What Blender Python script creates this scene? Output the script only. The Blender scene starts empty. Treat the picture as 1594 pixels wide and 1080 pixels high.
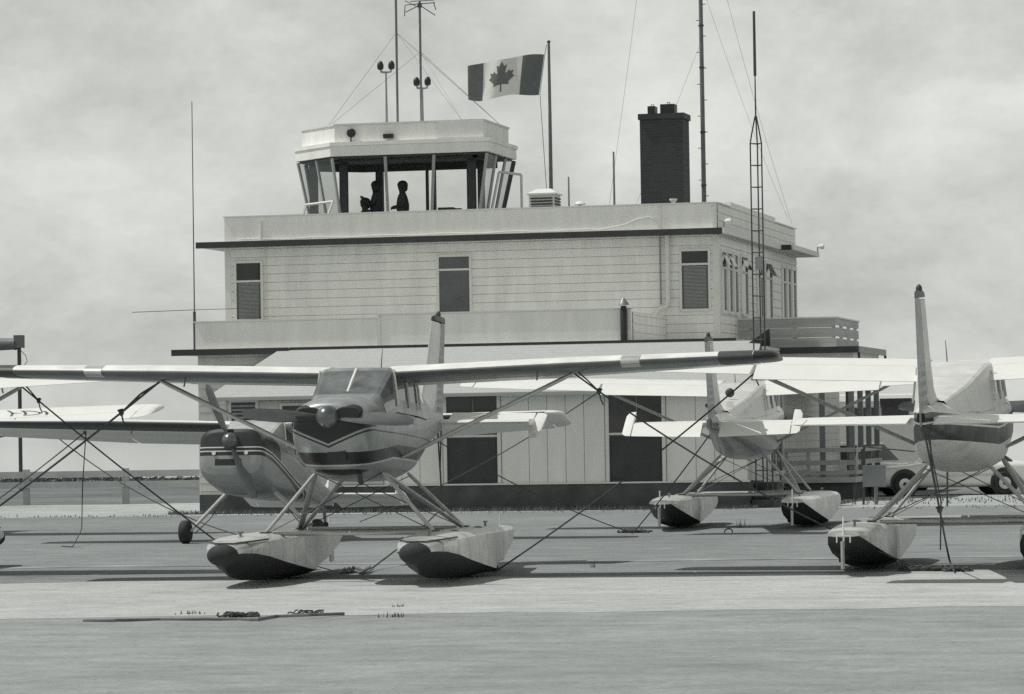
import bpy, bmesh, math, random
from mathutils import Vector, Matrix, Euler
R = math.radians
random.seed(7)
scene = bpy.context.scene
COL = scene.collection

# ------------------------------------------------------------------ camera
F_PX, YAW, HORIZON, ROLL, CAM_Z = 5600.0, R(13), 667.0, 0.016, 1.9
PITCH = math.atan((HORIZON - 540) / F_PX)
CR = Matrix.Rotation(YAW, 3, 'Z') @ Matrix.Rotation(math.pi/2 + PITCH, 3, 'X') @ Matrix.Rotation(-ROLL, 3, 'Z')
cam_d = bpy.data.cameras.new('camera')
cam = bpy.data.objects.new('camera', cam_d); COL.objects.link(cam)
cam.matrix_world = Matrix.Translation((0, 0, CAM_Z)) @ CR.to_4x4()
cam_d.sensor_width = 36.0
cam_d.lens = 36.0 * F_PX / 1594.0
cam_d.clip_start = 0.5
cam_d.clip_end = 30000
scene.camera = cam

def ray(u, v): return CR @ Vector(((u - 797) / F_PX, -(v - 540) / F_PX, -1.0))
def onY(u, v, y):
    d = ray(u, v); return Vector((0, 0, CAM_Z)) + d * (y / d.y)
def onX(u, v, x):
    d = ray(u, v); return Vector((0, 0, CAM_Z)) + d * (x / d.x)
def onZ(u, v, z=0.0):
    d = ray(u, v); return Vector((0, 0, CAM_Z)) + d * ((z - CAM_Z) / d.z)

# ------------------------------------------------------------------ light
SUN_EL, SUN_AZ = R(60), R(186)      # azimuth: angle in the XY plane of the direction TOWARDS the sun
sun_dir = Vector((math.cos(SUN_EL)*math.cos(SUN_AZ), math.cos(SUN_EL)*math.sin(SUN_AZ), math.sin(SUN_EL)))
sl = bpy.data.lights.new('sun', 'SUN'); sl.energy = 3.0; sl.angle = R(0.5); sl.color = (1.0, 0.99, 0.955)
so = bpy.data.objects.new('sun', sl); COL.objects.link(so)
so.rotation_euler = sun_dir.to_track_quat('Z', 'Y').to_euler()
world = bpy.data.worlds.new('World'); scene.world = world; world.use_nodes = True
wt = world.node_tree; wn = wt.nodes; wl = wt.links
for n in list(wn): wn.remove(n)
w_out = wn.new('ShaderNodeOutputWorld'); w_bg = wn.new('ShaderNodeBackground'); w_bg.inputs['Strength'].default_value = 0.1
sky = wn.new('ShaderNodeTexSky'); sky.sky_type = 'NISHITA'; sky.sun_disc = False
sky.sun_elevation = SUN_EL; sky.sun_rotation = math.pi/2 - SUN_AZ
sky.air_density = 1.0; sky.dust_density = 2.5; sky.ozone_density = 1.0
bw = wn.new('ShaderNodeRGBToBW'); wl.new(sky.outputs[0], bw.inputs[0])
tc = wn.new('ShaderNodeTexCoord')
mp = wn.new('ShaderNodeMapping'); mp.inputs['Scale'].default_value = (8, 8, 14); wl.new(tc.outputs['Generated'], mp.inputs[0])
nz = wn.new('ShaderNodeTexNoise'); nz.inputs['Scale'].default_value = 1.35; nz.inputs['Detail'].default_value = 11; nz.inputs['Roughness'].default_value = 0.64; nz.inputs['Distortion'].default_value = 0.15
wl.new(mp.outputs[0], nz.inputs['Vector'])
mr = wn.new('ShaderNodeMapRange'); mr.inputs['From Min'].default_value = 0.33; mr.inputs['From Max'].default_value = 0.67
mr.inputs['To Min'].default_value = 0.72; mr.inputs['To Max'].default_value = 1.19; wl.new(nz.outputs[0], mr.inputs[0])
sep = wn.new('ShaderNodeSeparateXYZ'); wl.new(tc.outputs['Generated'], sep.inputs[0])
# thin bright haze low down, greyer cloud deck overhead
hz = wn.new('ShaderNodeMapRange'); hz.interpolation_type = 'SMOOTHSTEP'; hz.inputs['From Min'].default_value = 0.30; hz.inputs['From Max'].default_value = 0.80
hz.inputs['To Min'].default_value = 7.35; hz.inputs['To Max'].default_value = 2.2; wl.new(sep.outputs[2], hz.inputs[0])
mix = wn.new('ShaderNodeMix'); mix.data_type = 'FLOAT'; mix.inputs[0].default_value = 0.8
wl.new(bw.outputs[0], mix.inputs[2]); wl.new(hz.outputs[0], mix.inputs[3])
mu = wn.new('ShaderNodeMath'); mu.operation = 'MULTIPLY'; wl.new(mix.outputs[0], mu.inputs[0]); wl.new(mr.outputs[0], mu.inputs[1])
cb = wn.new('ShaderNodeCombineColor')
for i, k in enumerate((0.978, 1.0, 0.945)):
    m_ = wn.new('ShaderNodeMath'); m_.operation = 'MULTIPLY'; m_.inputs[1].default_value = k
    wl.new(mu.outputs[0], m_.inputs[0]); wl.new(m_.outputs[0], cb.inputs[i])
wl.new(cb.outputs[0], w_bg.inputs[0]); wl.new(w_bg.outputs[0], w_out.inputs[0])
scene.view_settings.view_transform = 'Standard'; scene.view_settings.look = 'None'
scene.view_settings.exposure = 0.0; scene.view_settings.gamma = 1.0
scene.render.engine = 'CYCLES'
scene.cycles.use_denoising = False
scene.cycles.max_bounces = 6; scene.cycles.transparent_max_bounces = 12
scene.cycles.caustics_reflective = False; scene.cycles.caustics_refractive = False

# ------------------------------------------------------------------ materials
def T(v):
    a = min(1.0, v * 1.6)
    return (v * (0.88 + 0.115 * a), v, v * (1.04 - 0.085 * a), 1.0)
MATS = {}
def nodes_of(name):
    m = bpy.data.materials.new(name); m.use_nodes = True
    return m, m.node_tree.nodes, m.node_tree.links, m.node_tree.nodes['Principled BSDF']
def mat(name, v, rough=0.6, metal=0.0, var=0.12, scale=6.0, bump=0.0, stretch=(1,1,1), coord='Object', spec=0.5, detail=6, coat=0.0):
    if name in MATS: return MATS[name]
    m, n, l, p = nodes_of(name)
    p.inputs['Roughness'].default_value = rough; p.inputs['Metallic'].default_value = metal
    p.inputs['Specular IOR Level'].default_value = spec
    p.inputs['Coat Weight'].default_value = coat; p.inputs['Coat Roughness'].default_value = 0.08
    t = n.new('ShaderNodeTexCoord'); mpn = n.new('ShaderNodeMapping'); mpn.inputs['Scale'].default_value = stretch
    l.new(t.outputs[coord], mpn.inputs[0])
    z = n.new('ShaderNodeTexNoise'); z.inputs['Scale'].default_value = scale; z.inputs['Detail'].default_value = detail; z.inputs['Roughness'].default_value = 0.62
    l.new(mpn.outputs[0], z.inputs['Vector'])
    r = n.new('ShaderNodeValToRGB'); r.color_ramp.elements[0].position = 0.3; r.color_ramp.elements[1].position = 0.7
    r.color_ramp.elements[0].color = T(v * (1 - var)); r.color_ramp.elements[1].color = T(min(0.92, v * (1 + var)))
    l.new(z.outputs[0], r.inputs[0]); l.new(r.outputs[0], p.inputs['Base Color'])
    if bump:
        b = n.new('ShaderNodeBump'); b.inputs['Strength'].default_value = bump; b.inputs['Distance'].default_value = 0.02
        l.new(z.outputs[0], b.inputs['Height']); l.new(b.outputs[0], p.inputs['Normal'])
    MATS[name] = m
    return m

def glass(name, v=0.02, alpha=0.5, rough=0.03):
    if name in MATS: return MATS[name]
    m, n, l, p = nodes_of(name)
    out = n['Material Output']
    p.inputs['Base Color'].default_value = T(v); p.inputs['Roughness'].default_value = rough
    tr = n.new('ShaderNodeBsdfTransparent'); tr.inputs[0].default_value = (0.99, 1, 0.99, 1)
    mx = n.new('ShaderNodeMixShader'); mx.inputs[0].default_value = alpha
    l.new(tr.outputs[0], mx.inputs[1]); l.new(p.outputs[0], mx.inputs[2]); l.new(mx.outputs[0], out.inputs[0])
    MATS[name] = m
    return m

class NX:
    """tiny expression helper for shader maths on the body coordinates of an aircraft"""
    def __init__(s, n, l): s.n, s.l = n, l
    def m(s, op, a, b=None):
        q = s.n.new('ShaderNodeMath'); q.operation = op
        for i, x in enumerate((a, b)):
            if x is None: continue
            if isinstance(x, (int, float)): q.inputs[i].default_value = x
            else: s.l.new(x, q.inputs[i])
        return q.outputs[0]
    def gt(s, a, b): return s.m('GREATER_THAN', a, b)
    def lt(s, a, b): return s.m('LESS_THAN', a, b)
    def mul(s, a, b): return s.m('MULTIPLY', a, b)
    def add(s, a, b): return s.m('ADD', a, b)
    def mx(s, a, b): return s.m('MAXIMUM', a, b)
    def mr(s, x, a, b, c, d):
        q = s.n.new('ShaderNodeMapRange'); s.l.new(x, q.inputs[0])
        for i, k in enumerate((a, b, c, d)): q.inputs[i+1].default_value = k
        return q.outputs[0]
    def between(s, x, a, b): return s.mul(s.gt(x, a), s.lt(x, b))

def paint(name, base, dark, mask_fn, rough=0.34, metal=0.25, light=None, coat=0.3):
    """fuselage paint: trim colour where mask_fn is 1 (body coordinates x, y aft of the spinner, z above thrust line)"""
    m, n, l, p = nodes_of(name)
    at = n.new('ShaderNodeAttribute'); at.attribute_name = 'body'
    sp = n.new('ShaderNodeSeparateXYZ'); l.new(at.outputs['Vector'], sp.inputs[0])
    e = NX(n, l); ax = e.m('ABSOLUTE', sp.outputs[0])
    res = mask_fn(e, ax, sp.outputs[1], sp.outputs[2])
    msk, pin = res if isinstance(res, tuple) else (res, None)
    z = n.new('ShaderNodeTexNoise'); z.inputs['Scale'].default_value = 3.0; z.inputs['Detail'].default_value = 8
    l.new(at.outputs['Vector'], z.inputs['Vector'])
    def col(v, var):
        r = n.new('ShaderNodeValToRGB'); r.color_ramp.elements[0].position = 0.3; r.color_ramp.elements[1].position = 0.7
        r.color_ramp.elements[0].color = T(v*(1-var)); r.color_ramp.elements[1].color = T(min(.9, v*(1+var)))
        l.new(z.outputs[0], r.inputs[0]); return r.outputs[0]
    seam = None
    for k in (.64, 1.22, 1.92, 2.62, 3.34, 4.05, 4.75, 5.45, 6.15, 6.8):
        g_ = e.between(sp.outputs[1], k-.007, k+.007); seam = g_ if seam is None else e.add(seam, g_)
    seam = e.mul(e.mx(seam, e.mul(e.between(sp.outputs[2], -.006, .004), e.gt(sp.outputs[1], .3))), .45)
    mxn = n.new('ShaderNodeMix'); mxn.data_type = 'RGBA'
    l.new(msk, mxn.inputs[0]); l.new(col(base, .12), mxn.inputs[6]); l.new(col(dark, .15), mxn.inputs[7])
    c = mxn.outputs[2]
    if pin is not None:
        m2 = n.new('ShaderNodeMix'); m2.data_type = 'RGBA'; l.new(pin, m2.inputs[0]); l.new(c, m2.inputs[6]); l.new(col(light, .05), m2.inputs[7]); c = m2.outputs[2]
    ms = n.new('ShaderNodeMix'); ms.data_type = 'RGBA'; l.new(seam, ms.inputs[0]); l.new(c, ms.inputs[6]); ms.inputs[7].default_value = T(.03); c = ms.outputs[2]
    l.new(c, p.inputs['Base Color'])
    rr = e.mr(z.outputs[0], 0.3, 0.7, rough*0.8, rough*1.25); l.new(rr, p.inputs['Roughness'])
    p.inputs['Metallic'].default_value = metal
    p.inputs['Coat Weight'].default_value = coat; p.inputs['Coat Roughness'].default_value = 0.12
    # riveted skin: faint panel dimples
    b = n.new('ShaderNodeBump'); b.inputs['Strength'].default_value = 0.12; b.inputs['Distance'].default_value = 0.02
    l.new(z.outputs[0], b.inputs['Height']); l.new(b.outputs[0], p.inputs['Normal'])
    return m

M_white = mat('white_enamel', .80, .38, 0, .04, 2.0, coat=.2)
M_silver = mat('bare_aluminium', .60, .36, .55, .10, 5.0, bump=.05)
M_float = mat('dull_aluminium_skin', .62, .32, .45, .24, 2.0, bump=.08)
def add_seams(m, step, wd=.02, k=.5, dents=.25):
    n, l = m.node_tree.nodes, m.node_tree.links; p = n['Principled BSDF']; e = NX(n, l)
    src = p.inputs['Base Color'].links[0].from_socket
    t = n.new('ShaderNodeTexCoord'); sp = n.new('ShaderNodeSeparateXYZ'); l.new(t.outputs['Object'], sp.inputs[0])
    fr = e.m('FRACT', e.mul(sp.outputs[1], 1/step)); msk = e.lt(fr, wd/step)
    riv = e.mul(e.mul(e.lt(fr, wd*2.4/step), e.gt(fr, wd*1.2/step)), e.lt(e.m('FRACT', e.mul(sp.outputs[2], 16)), .3))
    mx = n.new('ShaderNodeMix'); mx.data_type = 'RGBA'; l.new(e.mul(e.mx(msk, e.mul(riv, .6)), k), mx.inputs[0]); l.new(src, mx.inputs[6]); mx.inputs[7].default_value = T(.05)
    l.new(mx.outputs[2], p.inputs['Base Color'])
    v = n.new('ShaderNodeTexNoise'); v.inputs['Scale'].default_value = 2.2; v.inputs['Detail'].default_value = 2; l.new(t.outputs['Object'], v.inputs['Vector'])
    b = n.new('ShaderNodeBump'); b.inputs['Strength'].default_value = dents; b.inputs['Distance'].default_value = .06
    l.new(v.outputs[0], b.inputs['Height']); l.new(b.outputs[0], p.inputs['Normal'])
M_strut = mat('grey_strut_paint', .50, .42, .3, .12, 8.0)
M_rudder = mat('dull_rudder_metal', .30, .45, .35, .2, 6.0)
M_fin = mat('grey_white_fin', .56, .45, .1, .15, 4.0)
M_black = mat('black_paint', .022, .45, 0, .3, 6.0)
M_fbot = mat('black_bottom_paint', .032, .55, 0, .35, 5.0, bump=.05)
M_dark = mat('dark_grey_paint', .06, .5, 0, .2, 6.0)
M_rubber = mat('tyre_rubber', .03, .8, 0, .25, 12.0)
M_rope = mat('tarred_rope', .075, .9, 0, .3, 40.0)
M_prop = mat('propeller_grey', .17, .28, .55, .15, 6.0)
M_steel = mat('galvanised_steel', .30, .5, .4, .2, 10.0)
M_mast = mat('weathered_mast_paint', .16, .6, .1, .25, 10.0)
M_whip = mat('dark_whip_paint', .07, .6, .1, .25, 10.0)
M_wshield = mat('windshield_acrylic', .16, .06, 0, .55, 2.4, spec=.7)
M_glassdark = mat('dark_window_glass', .035, .06, 0, .3, 1.2, spec=.5)
M_glassmid = mat('grey_window_glass', .10, .08, 0, .3, 1.0, spec=.5)
M_cabglass = glass('tower_glass', .03, .05)
M_cabside = glass('tower_side_glass_reflection', .20, .42, .15)  # greyer, denser glass copy: the side panes' reflection is put into its colour
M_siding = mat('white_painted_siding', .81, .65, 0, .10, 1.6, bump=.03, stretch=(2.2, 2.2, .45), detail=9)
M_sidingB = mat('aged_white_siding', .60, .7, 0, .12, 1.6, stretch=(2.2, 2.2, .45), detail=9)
M_panel = mat('cream_panel_boards', .80, .7, 0, .07, 1.4, stretch=(2.0, 2.0, .5))
M_parapet = mat('white_parapet_boards', .85, .62, 0, .08, 1.4, stretch=(2.4, 2.4, .5), detail=9)
M_trim = mat('white_trim', .72, .55, 0, .05, 3.0)
M_fascia = mat('dark_fascia_paint', .045, .6, 0, .2, 3.0)
M_soffit = mat('pale_soffit', .55, .8, 0, .06, 2.0)
M_found = mat('stained_dark_concrete', .085, .85, 0, .35, 1.6, bump=.1)
M_interior = mat('dark_tower_interior', .07, .8, 0, .2, 3.0)
M_flat = mat('gravel_roofing', .28, .9, 0, .2, 3.0)
M_blind = mat('slatted_blind', .34, .7, 0, .08, 3.0)
M_deckwood = mat('grey_deck_planks', .46, .8, 0, .16, 2.0, stretch=(.4, .4, 3))
M_porch = mat('weathered_white_rails', .42, .75, 0, .15, 3.0)
M_post = mat('grey_porch_post', .22, .75, 0, .15, 3.0)
M_fence = mat('weathered_white_fence', .40, .8, 0, .14, 1.8)
M_skin = mat('skin_tone', .30, .6, 0, .05, 6)
M_cloth = mat('dark_clothing', .06, .9, 0, .15, 9)
M_hair = mat('dark_hair', .03, .7, 0, .2, 20)
M_red = mat('flag_red_cloth', .15, .9, 0, .12, 5)
M_flagwhite = mat('flag_white_cloth', .66, .9, 0, .05, 5)
M_carwhite = mat('car_paint_white', .80, .25, 0, .04, 2, coat=.4)
M_chrome = mat('wheel_trim', .55, .25, .7, .1, 8)
M_canvas = mat('pale_canvas_cover', .42, .9, 0, .14, 5, bump=.12)

def shingle_mat():
    m, n, l, p = nodes_of('asphalt_shingles')
    t = n.new('ShaderNodeTexCoord'); b = n.new('ShaderNodeTexBrick')
    mpn = n.new('ShaderNodeMapping'); mpn.inputs['Scale'].default_value = (1, 1, 1)
    mpn.inputs['Rotation'].default_value = (R(90), 0, 0)
    l.new(t.outputs['Object'], mpn.inputs[0]); l.new(mpn.outputs[0], b.inputs['Vector'])
    b.inputs['Scale'].default_value = 9.0; b.inputs['Brick Width'].default_value = 1.1; b.inputs['Row Height'].default_value = .55
    b.inputs['Mortar Size'].default_value = .05; b.inputs['Color1'].default_value = T(.48); b.inputs['Color2'].default_value = T(.45); b.inputs['Mortar'].default_value = T(.40)
    l.new(b.outputs[0], p.inputs['Base Color']); p.inputs['Roughness'].default_value = .9
    return m
M_shingle = shingle_mat()
def brick_mat():
    m, n, l, p = nodes_of('dark_chimney_brick')
    t = n.new('ShaderNodeTexCoord'); b = n.new('ShaderNodeTexBrick'); mpn = n.new('ShaderNodeMapping'); mpn.inputs['Rotation'].default_value = (R(90), 0, 0)
    l.new(t.outputs['Object'], mpn.inputs[0]); l.new(mpn.outputs[0], b.inputs['Vector'])
    b.inputs['Scale'].default_value = 4.5; b.inputs['Brick Width'].default_value = 1.0; b.inputs['Row Height'].default_value = .33
    b.inputs['Mortar Size'].default_value = .03; b.inputs['Color1'].default_value = T(.052); b.inputs['Color2'].default_value = T(.066); b.inputs['Mortar'].default_value = T(.075)
    l.new(b.outputs[0], p.inputs['Base Color']); p.inputs['Roughness'].default_value = .85
    bp = n.new('ShaderNodeBump'); bp.inputs['Strength'].default_value = .3; l.new(b.outputs[1], bp.inputs['Height']); bp.invert = True; l.new(bp.outputs[0], p.inputs['Normal'])
    return m
M_brick = brick_mat()

def ground_mat(name, v, var_big, var_small, streak, speck, rough=.95, big_scale=.12, crack=0.0):
    m, n, l, p = nodes_of(name); e = NX(n, l)
    t = n.new('ShaderNodeTexCoord')
    def noise(scale, stretch, detail, rg=.6):
        q = n.new('ShaderNodeMapping'); q.inputs['Scale'].default_value = stretch; l.new(t.outputs['Object'], q.inputs[0])
        z = n.new('ShaderNodeTexNoise'); z.inputs['Scale'].default_value = scale; z.inputs['Detail'].default_value = detail; z.inputs['Roughness'].default_value = rg
        l.new(q.outputs[0], z.inputs['Vector']); return z.outputs[0]
    a = e.mr(noise(big_scale, (1, 1, 1), 5), .3, .7, 1-var_big, 1+var_big)
    b = e.mr(noise(11, (1, 1, 1), 7, .8), .25, .75, 1-var_small, 1+var_small)
    s = e.mr(noise(1.3, (.55, 1.0, 1), 7), .35, .65, 1-streak, 1+streak)
    b = e.mul(b, e.mr(noise(2.6, (.8, 1, 1), 3), .3, .7, 1-var_small*.5, 1+var_small*.5))
    d = e.mul(e.gt(noise(12, (1, 1, 1), 2), .69), -speck)
    k = e.mul(e.mul(a, b), e.mul(s, e.add(d, 1.0)))
    st_ = e.mr(noise(.55, (.7, 1, 1), 4), .60, .70, 1.0, .80); k = e.mul(k, st_)
    k2 = noise(16, (1, 1, 1), 1); k = e.mul(k, e.add(e.mul(e.gt(k2, .73), speck*.7), 1.0))
    if crack:
        vo = n.new('ShaderNodeTexVoronoi'); vo.feature = 'DISTANCE_TO_EDGE'; vo.inputs['Scale'].default_value = .22
        q = n.new('ShaderNodeMapping'); q.inputs['Scale'].default_value = (.35, 1, 1); l.new(t.outputs['Object'], q.inputs[0])
        l.new(q.outputs[0], vo.inputs['Vector'])
        k = e.mul(k, e.add(e.mul(e.lt(vo.outputs['Distance'], .006), -crack), 1.0))
    cc = n.new('ShaderNodeCombineColor'); col = T(v)
    for i in range(3): l.new(e.mul(k, col[i]), cc.inputs[i])
    l.new(cc.outputs[0], p.inputs['Base Color']); p.inputs['Roughness'].default_value = rough
    p.inputs['Specular IOR Level'].default_value = .25
    bp = n.new('ShaderNodeBump'); bp.inputs['Strength'].default_value = .35; bp.inputs['Distance'].default_value = .03
    l.new(b, bp.inputs['Height']); l.new(bp.outputs[0], p.inputs['Normal'])
    return m
M_asphalt = ground_mat('worn_apron_asphalt', .245, .14, .26, .11, .45)
M_concrete = ground_mat('pale_concrete_strip', .455, .10, .24, .08, .5)
M_grass = ground_mat('dry_grass_field', .17, .30, .25, .25, .3)
M_gravel = ground_mat('pale_gravel', .40, .16, .3, .15, .5)

# ------------------------------------------------------------------ mesh helpers
class MB:
    def __init__(s): s.v = []; s.f = []; s.body = None
    def add(s, vs, fs):
        o = len(s.v); s.v += [Vector(v) for v in vs]; s.f += [tuple(i + o for i in f) for f in fs]; return s
    def box(s, x0, x1, y0, y1, z0, z1):
        return s.add([(x0,y0,z0),(x1,y0,z0),(x1,y1,z0),(x0,y1,z0),(x0,y0,z1),(x1,y0,z1),(x1,y1,z1),(x0,y1,z1)],
                     [(0,3,2,1),(4,5,6,7),(0,1,5,4),(1,2,6,5),(2,3,7,6),(3,0,4,7)])
    def tube(s, pts, r, n=8, cap=True, flat=1.0):
        pts = [Vector(p) for p in pts]; rs = r if isinstance(r, (list, tuple)) else [r]*len(pts)
        o = len(s.v); prev = None
        for i, p in enumerate(pts):
            d = (pts[min(i+1, len(pts)-1)] - pts[max(i-1, 0)]).normalized()
            if prev is None:
                up = Vector((0, 0, 1)) if abs(d.z) < .95 else Vector((0, 1, 0))
                a = d.cross(up).normalized()
            else:
                a = (prev - d * prev.dot(d)).normalized()
            b = a.cross(d).normalized(); prev = a
            for k in range(n):
                t = 2*math.pi*k/n
                s.v.append(p + a*(math.cos(t)*rs[i]) + b*(math.sin(t)*rs[i]*flat))
        for i in range(len(pts)-1):
            for k in range(n):
                k2 = (k+1) % n
                s.f.append((o+i*n+k, o+i*n+k2, o+(i+1)*n+k2, o+(i+1)*n+k))
        if cap:
            s.f.append(tuple(o+k for k in reversed(range(n)))); e = o+(len(pts)-1)*n; s.f.append(tuple(e+k for k in range(n)))
        return s
    def loft(s, rings, cap0=True, cap1=True, closed=True):
        o = len(s.v); n = len(rings[0])
        for r in rings: s.v += [Vector(p) for p in r]
        for i in range(len(rings)-1):
            for k in range(n if closed else n-1):
                k2 = (k+1) % n
                s.f.append((o+i*n+k, o+i*n+k2, o+(i+1)*n+k2, o+(i+1)*n+k))
        if cap0: s.f.append(tuple(o+k for k in reversed(range(n))))
        if cap1: s.f.append(tuple(o+(len(rings)-1)*n+k for k in range(n)))
        return s
    def prism(s, poly, z0, z1, poly1=None):
        poly1 = poly1 or poly
        return s.loft([[(x, y, z0) for x, y in poly], [(x, y, z1) for x, y in poly1]])
    def ball(s, c, rx, ry=None, rz=None, n=12, m=8):
        ry = rx if ry is None else ry; rz = rx if rz is None else rz; c = Vector(c)
        rings = []
        for i in range(m+1):
            t = math.pi*i/m; t = min(max(t, .06), math.pi-.06)
            rings.append([c + Vector((rx*math.sin(t)*math.cos(2*math.pi*k/n), ry*math.sin(t)*math.sin(2*math.pi*k/n), -rz*math.cos(t))) for k in range(n)])
        return s.loft(rings)
    def lathe(s, prof, c, axis='Z', n=16):
        c = Vector(c); rings = []
        for r, h in prof:
            ring = []
            for k in range(n):
                a, b = r*math.cos(2*math.pi*k/n), r*math.sin(2*math.pi*k/n)
                ring.append(c + Vector({'Z': (a, b, h), 'X': (h, a, b), 'Y': (b, h, a)}[axis]))
            rings.append(ring)
        return s.loft(rings)
    def build(s, name, m, parent=None, smooth=False, T=None, body=None):
        # body: True stores the untransformed point, a list stores given vectors, for paint schemes
        me = bpy.data.meshes.new(name)
        vs = [T(v) for v in s.v] if T else s.v
        me.from_pydata([tuple(v) for v in vs], [], s.f); me.update()
        if body:
            at = me.attributes.new('body', 'FLOAT_VECTOR', 'POINT')
            for i, v in enumerate(s.v): at.data[i].vector = v if body is True else body[i]
        bm = bmesh.new(); bm.from_mesh(me); bmesh.ops.recalc_face_normals(bm, faces=bm.faces); bm.to_mesh(me); bm.free()
        if smooth:
            me.shade_smooth()
            me.set_sharp_from_angle(angle=R(smooth if smooth is not True else 35))
        me.materials.append(m)
        o = bpy.data.objects.new(name, me); COL.objects.link(o)
        if parent: o.parent = parent
        return o

def tag(o, label=None, cat=None, group=None, kind=None):
    if label: o['label'] = label
    if cat: o['category'] = cat
    if group: o['group'] = group
    if kind: o['kind'] = kind
    return o
def empty(name, loc=(0,0,0), rz=0.0):
    o = bpy.data.objects.new(name, None); COL.objects.link(o); o.location = loc; o.rotation_euler = (0, 0, rz); o.empty_display_size = .3
    return o
def copy_tree(o, parent=None):
    c = o.copy(); COL.objects.link(c)
    if parent: c.parent = parent
    for ch in list(o.children): copy_tree(ch, c)
    return c
def structure(name, mb, m): return tag(mb.build(name, m), kind='structure')

# ------------------------------------------------------------------ ground and lake
g = MB(); g.add([(-600,-60,0),(600,-60,0),(600,150,0),(-600,150,0),(600,156,-.9),(-600,156,-.9)], [(0,1,2,3),(3,2,4,5)])
structure('ground', g, M_grass)
def band(y0, y1, ang, z, x0=-300, x1=300, ref=(-13.6, 0), wob=0.0, seed=1):
    rnd = random.Random(seed); c, s_ = math.cos(ang), math.sin(ang); a = []; b = []
    n = 160 if wob else 1
    for i in range(n+1):
        x = x0 + (x1-x0)*i/n
        for lst, y in ((a, y0), (b, y1)):
            yy = y + (rnd.uniform(-wob, wob) if wob else 0)
            lst.append((ref[0] + x*c - 0*s_, yy + x*s_, z))
    mb = MB(); k = len(a)
    mb.add(a + b, [(i, i+1, k+i+1, k+i) for i in range(n)]); return mb
structure('gravel_verge', band(60, 94.5, R(3), .004, -140, 140, wob=.9, seed=4), M_gravel)
structure('apron', band(-50, 80.5, R(5), .008, -140, 140, wob=.35, seed=3), M_asphalt)
M_taxi = ground_mat('pale_worn_taxiway', .30, .12, .24, .10, .45)
structure('taxiway', band(-30, 35.6, R(8.5), .0105, -60, 60), M_taxi)
structure('concrete_strip', band(35.3, 44.3, R(8.5), .012, -60, 60, wob=.22, seed=2), M_concrete)
M_seam = ground_mat('sandy_joint', .30, .25, .3, .3, .4)
structure('roadside_strip', band(49.2, 49.75, R(6), .012, -60, 60, wob=.22, seed=12), M_seam)
def water_mat():
    m, n, l, p = nodes_of('hazy_lake_water')
    p.inputs['Base Color'].default_value = T(.12); p.inputs['Roughness'].default_value = .04
    t = n.new('ShaderNodeTexCoord'); z = n.new('ShaderNodeTexNoise'); z.inputs['Scale'].default_value = .6; z.inputs['Detail'].default_value = 4
    l.new(t.outputs['Object'], z.inputs['Vector']); b = n.new('ShaderNodeBump'); b.inputs['Strength'].default_value = .01
    l.new(z.outputs[0], b.inputs['Height']); l.new(b.outputs[0], p.inputs['Normal']); return m
structure('lake', MB().add([(-9000,155,-.8),(9000,155,-.8),(9000,20000,-.8),(-9000,20000,-.8)], [(0,1,2,3)]), water_mat())

# ------------------------------------------------------------------ aircraft
def airfoil(x):
    t = .12; return 5*t*(.2969*math.sqrt(max(x,0)) - .126*x - .3516*x*x + .2843*x**3 - .1015*x**4)
def camber(x, m=.02, p=.4): return m/p**2*(2*p*x - x*x) if x < p else m/(1-p)**2*((1-2*p) + 2*p*x - x*x)
def section(a, b, n=12, sym=False, tk=1.0):
    xs = [a + (b-a)*(0.5-0.5*math.cos(math.pi*i/n)) for i in range(n+1)]
    up = [(x, (0 if sym else camber(x)) + tk*(airfoil(x) + .0006)) for x in xs]
    lo = [(x, (0 if sym else camber(x)) - tk*(airfoil(x) + .0006)) for x in xs]
    pts = lo[::-1] + up                     # TE low -> LE -> TE up
    if a == 0: pts = lo[::-1] + up[1:]
    return pts

def superring(y, zb, zt, hw, e=2.6, n=36):
    zc, hh = (zb+zt)/2, (zt-zb)/2; out = []
    for k in range(n):
        t = 2*math.pi*k/n; c, s_ = math.cos(t), math.sin(t)
        out.append((hw*math.copysign(abs(c)**(2/e), c), y, zc + hh*math.copysign(abs(s_)**(2/e), s_)))
    return out

def cabin_ring(y, zb, zt, hb, ht):
    prof = []
    for f in (0, .14, .30, .55, .80, .90):
        prof.append((hb + (ht-hb)*f, zb + (zt-.03-zb)*f))
    prof += [(ht*.97, zt-.025), (ht*.86, zt-.004), (ht*.45, zt)]
    left = [(-x, y, z) for x, z in prof]; right = [(x, y, z) for x, z in prof[::-1]]
    return left + [(0, y, zt+.002)] + right

def lerp(a, b, t): return a + (b-a)*t

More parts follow.
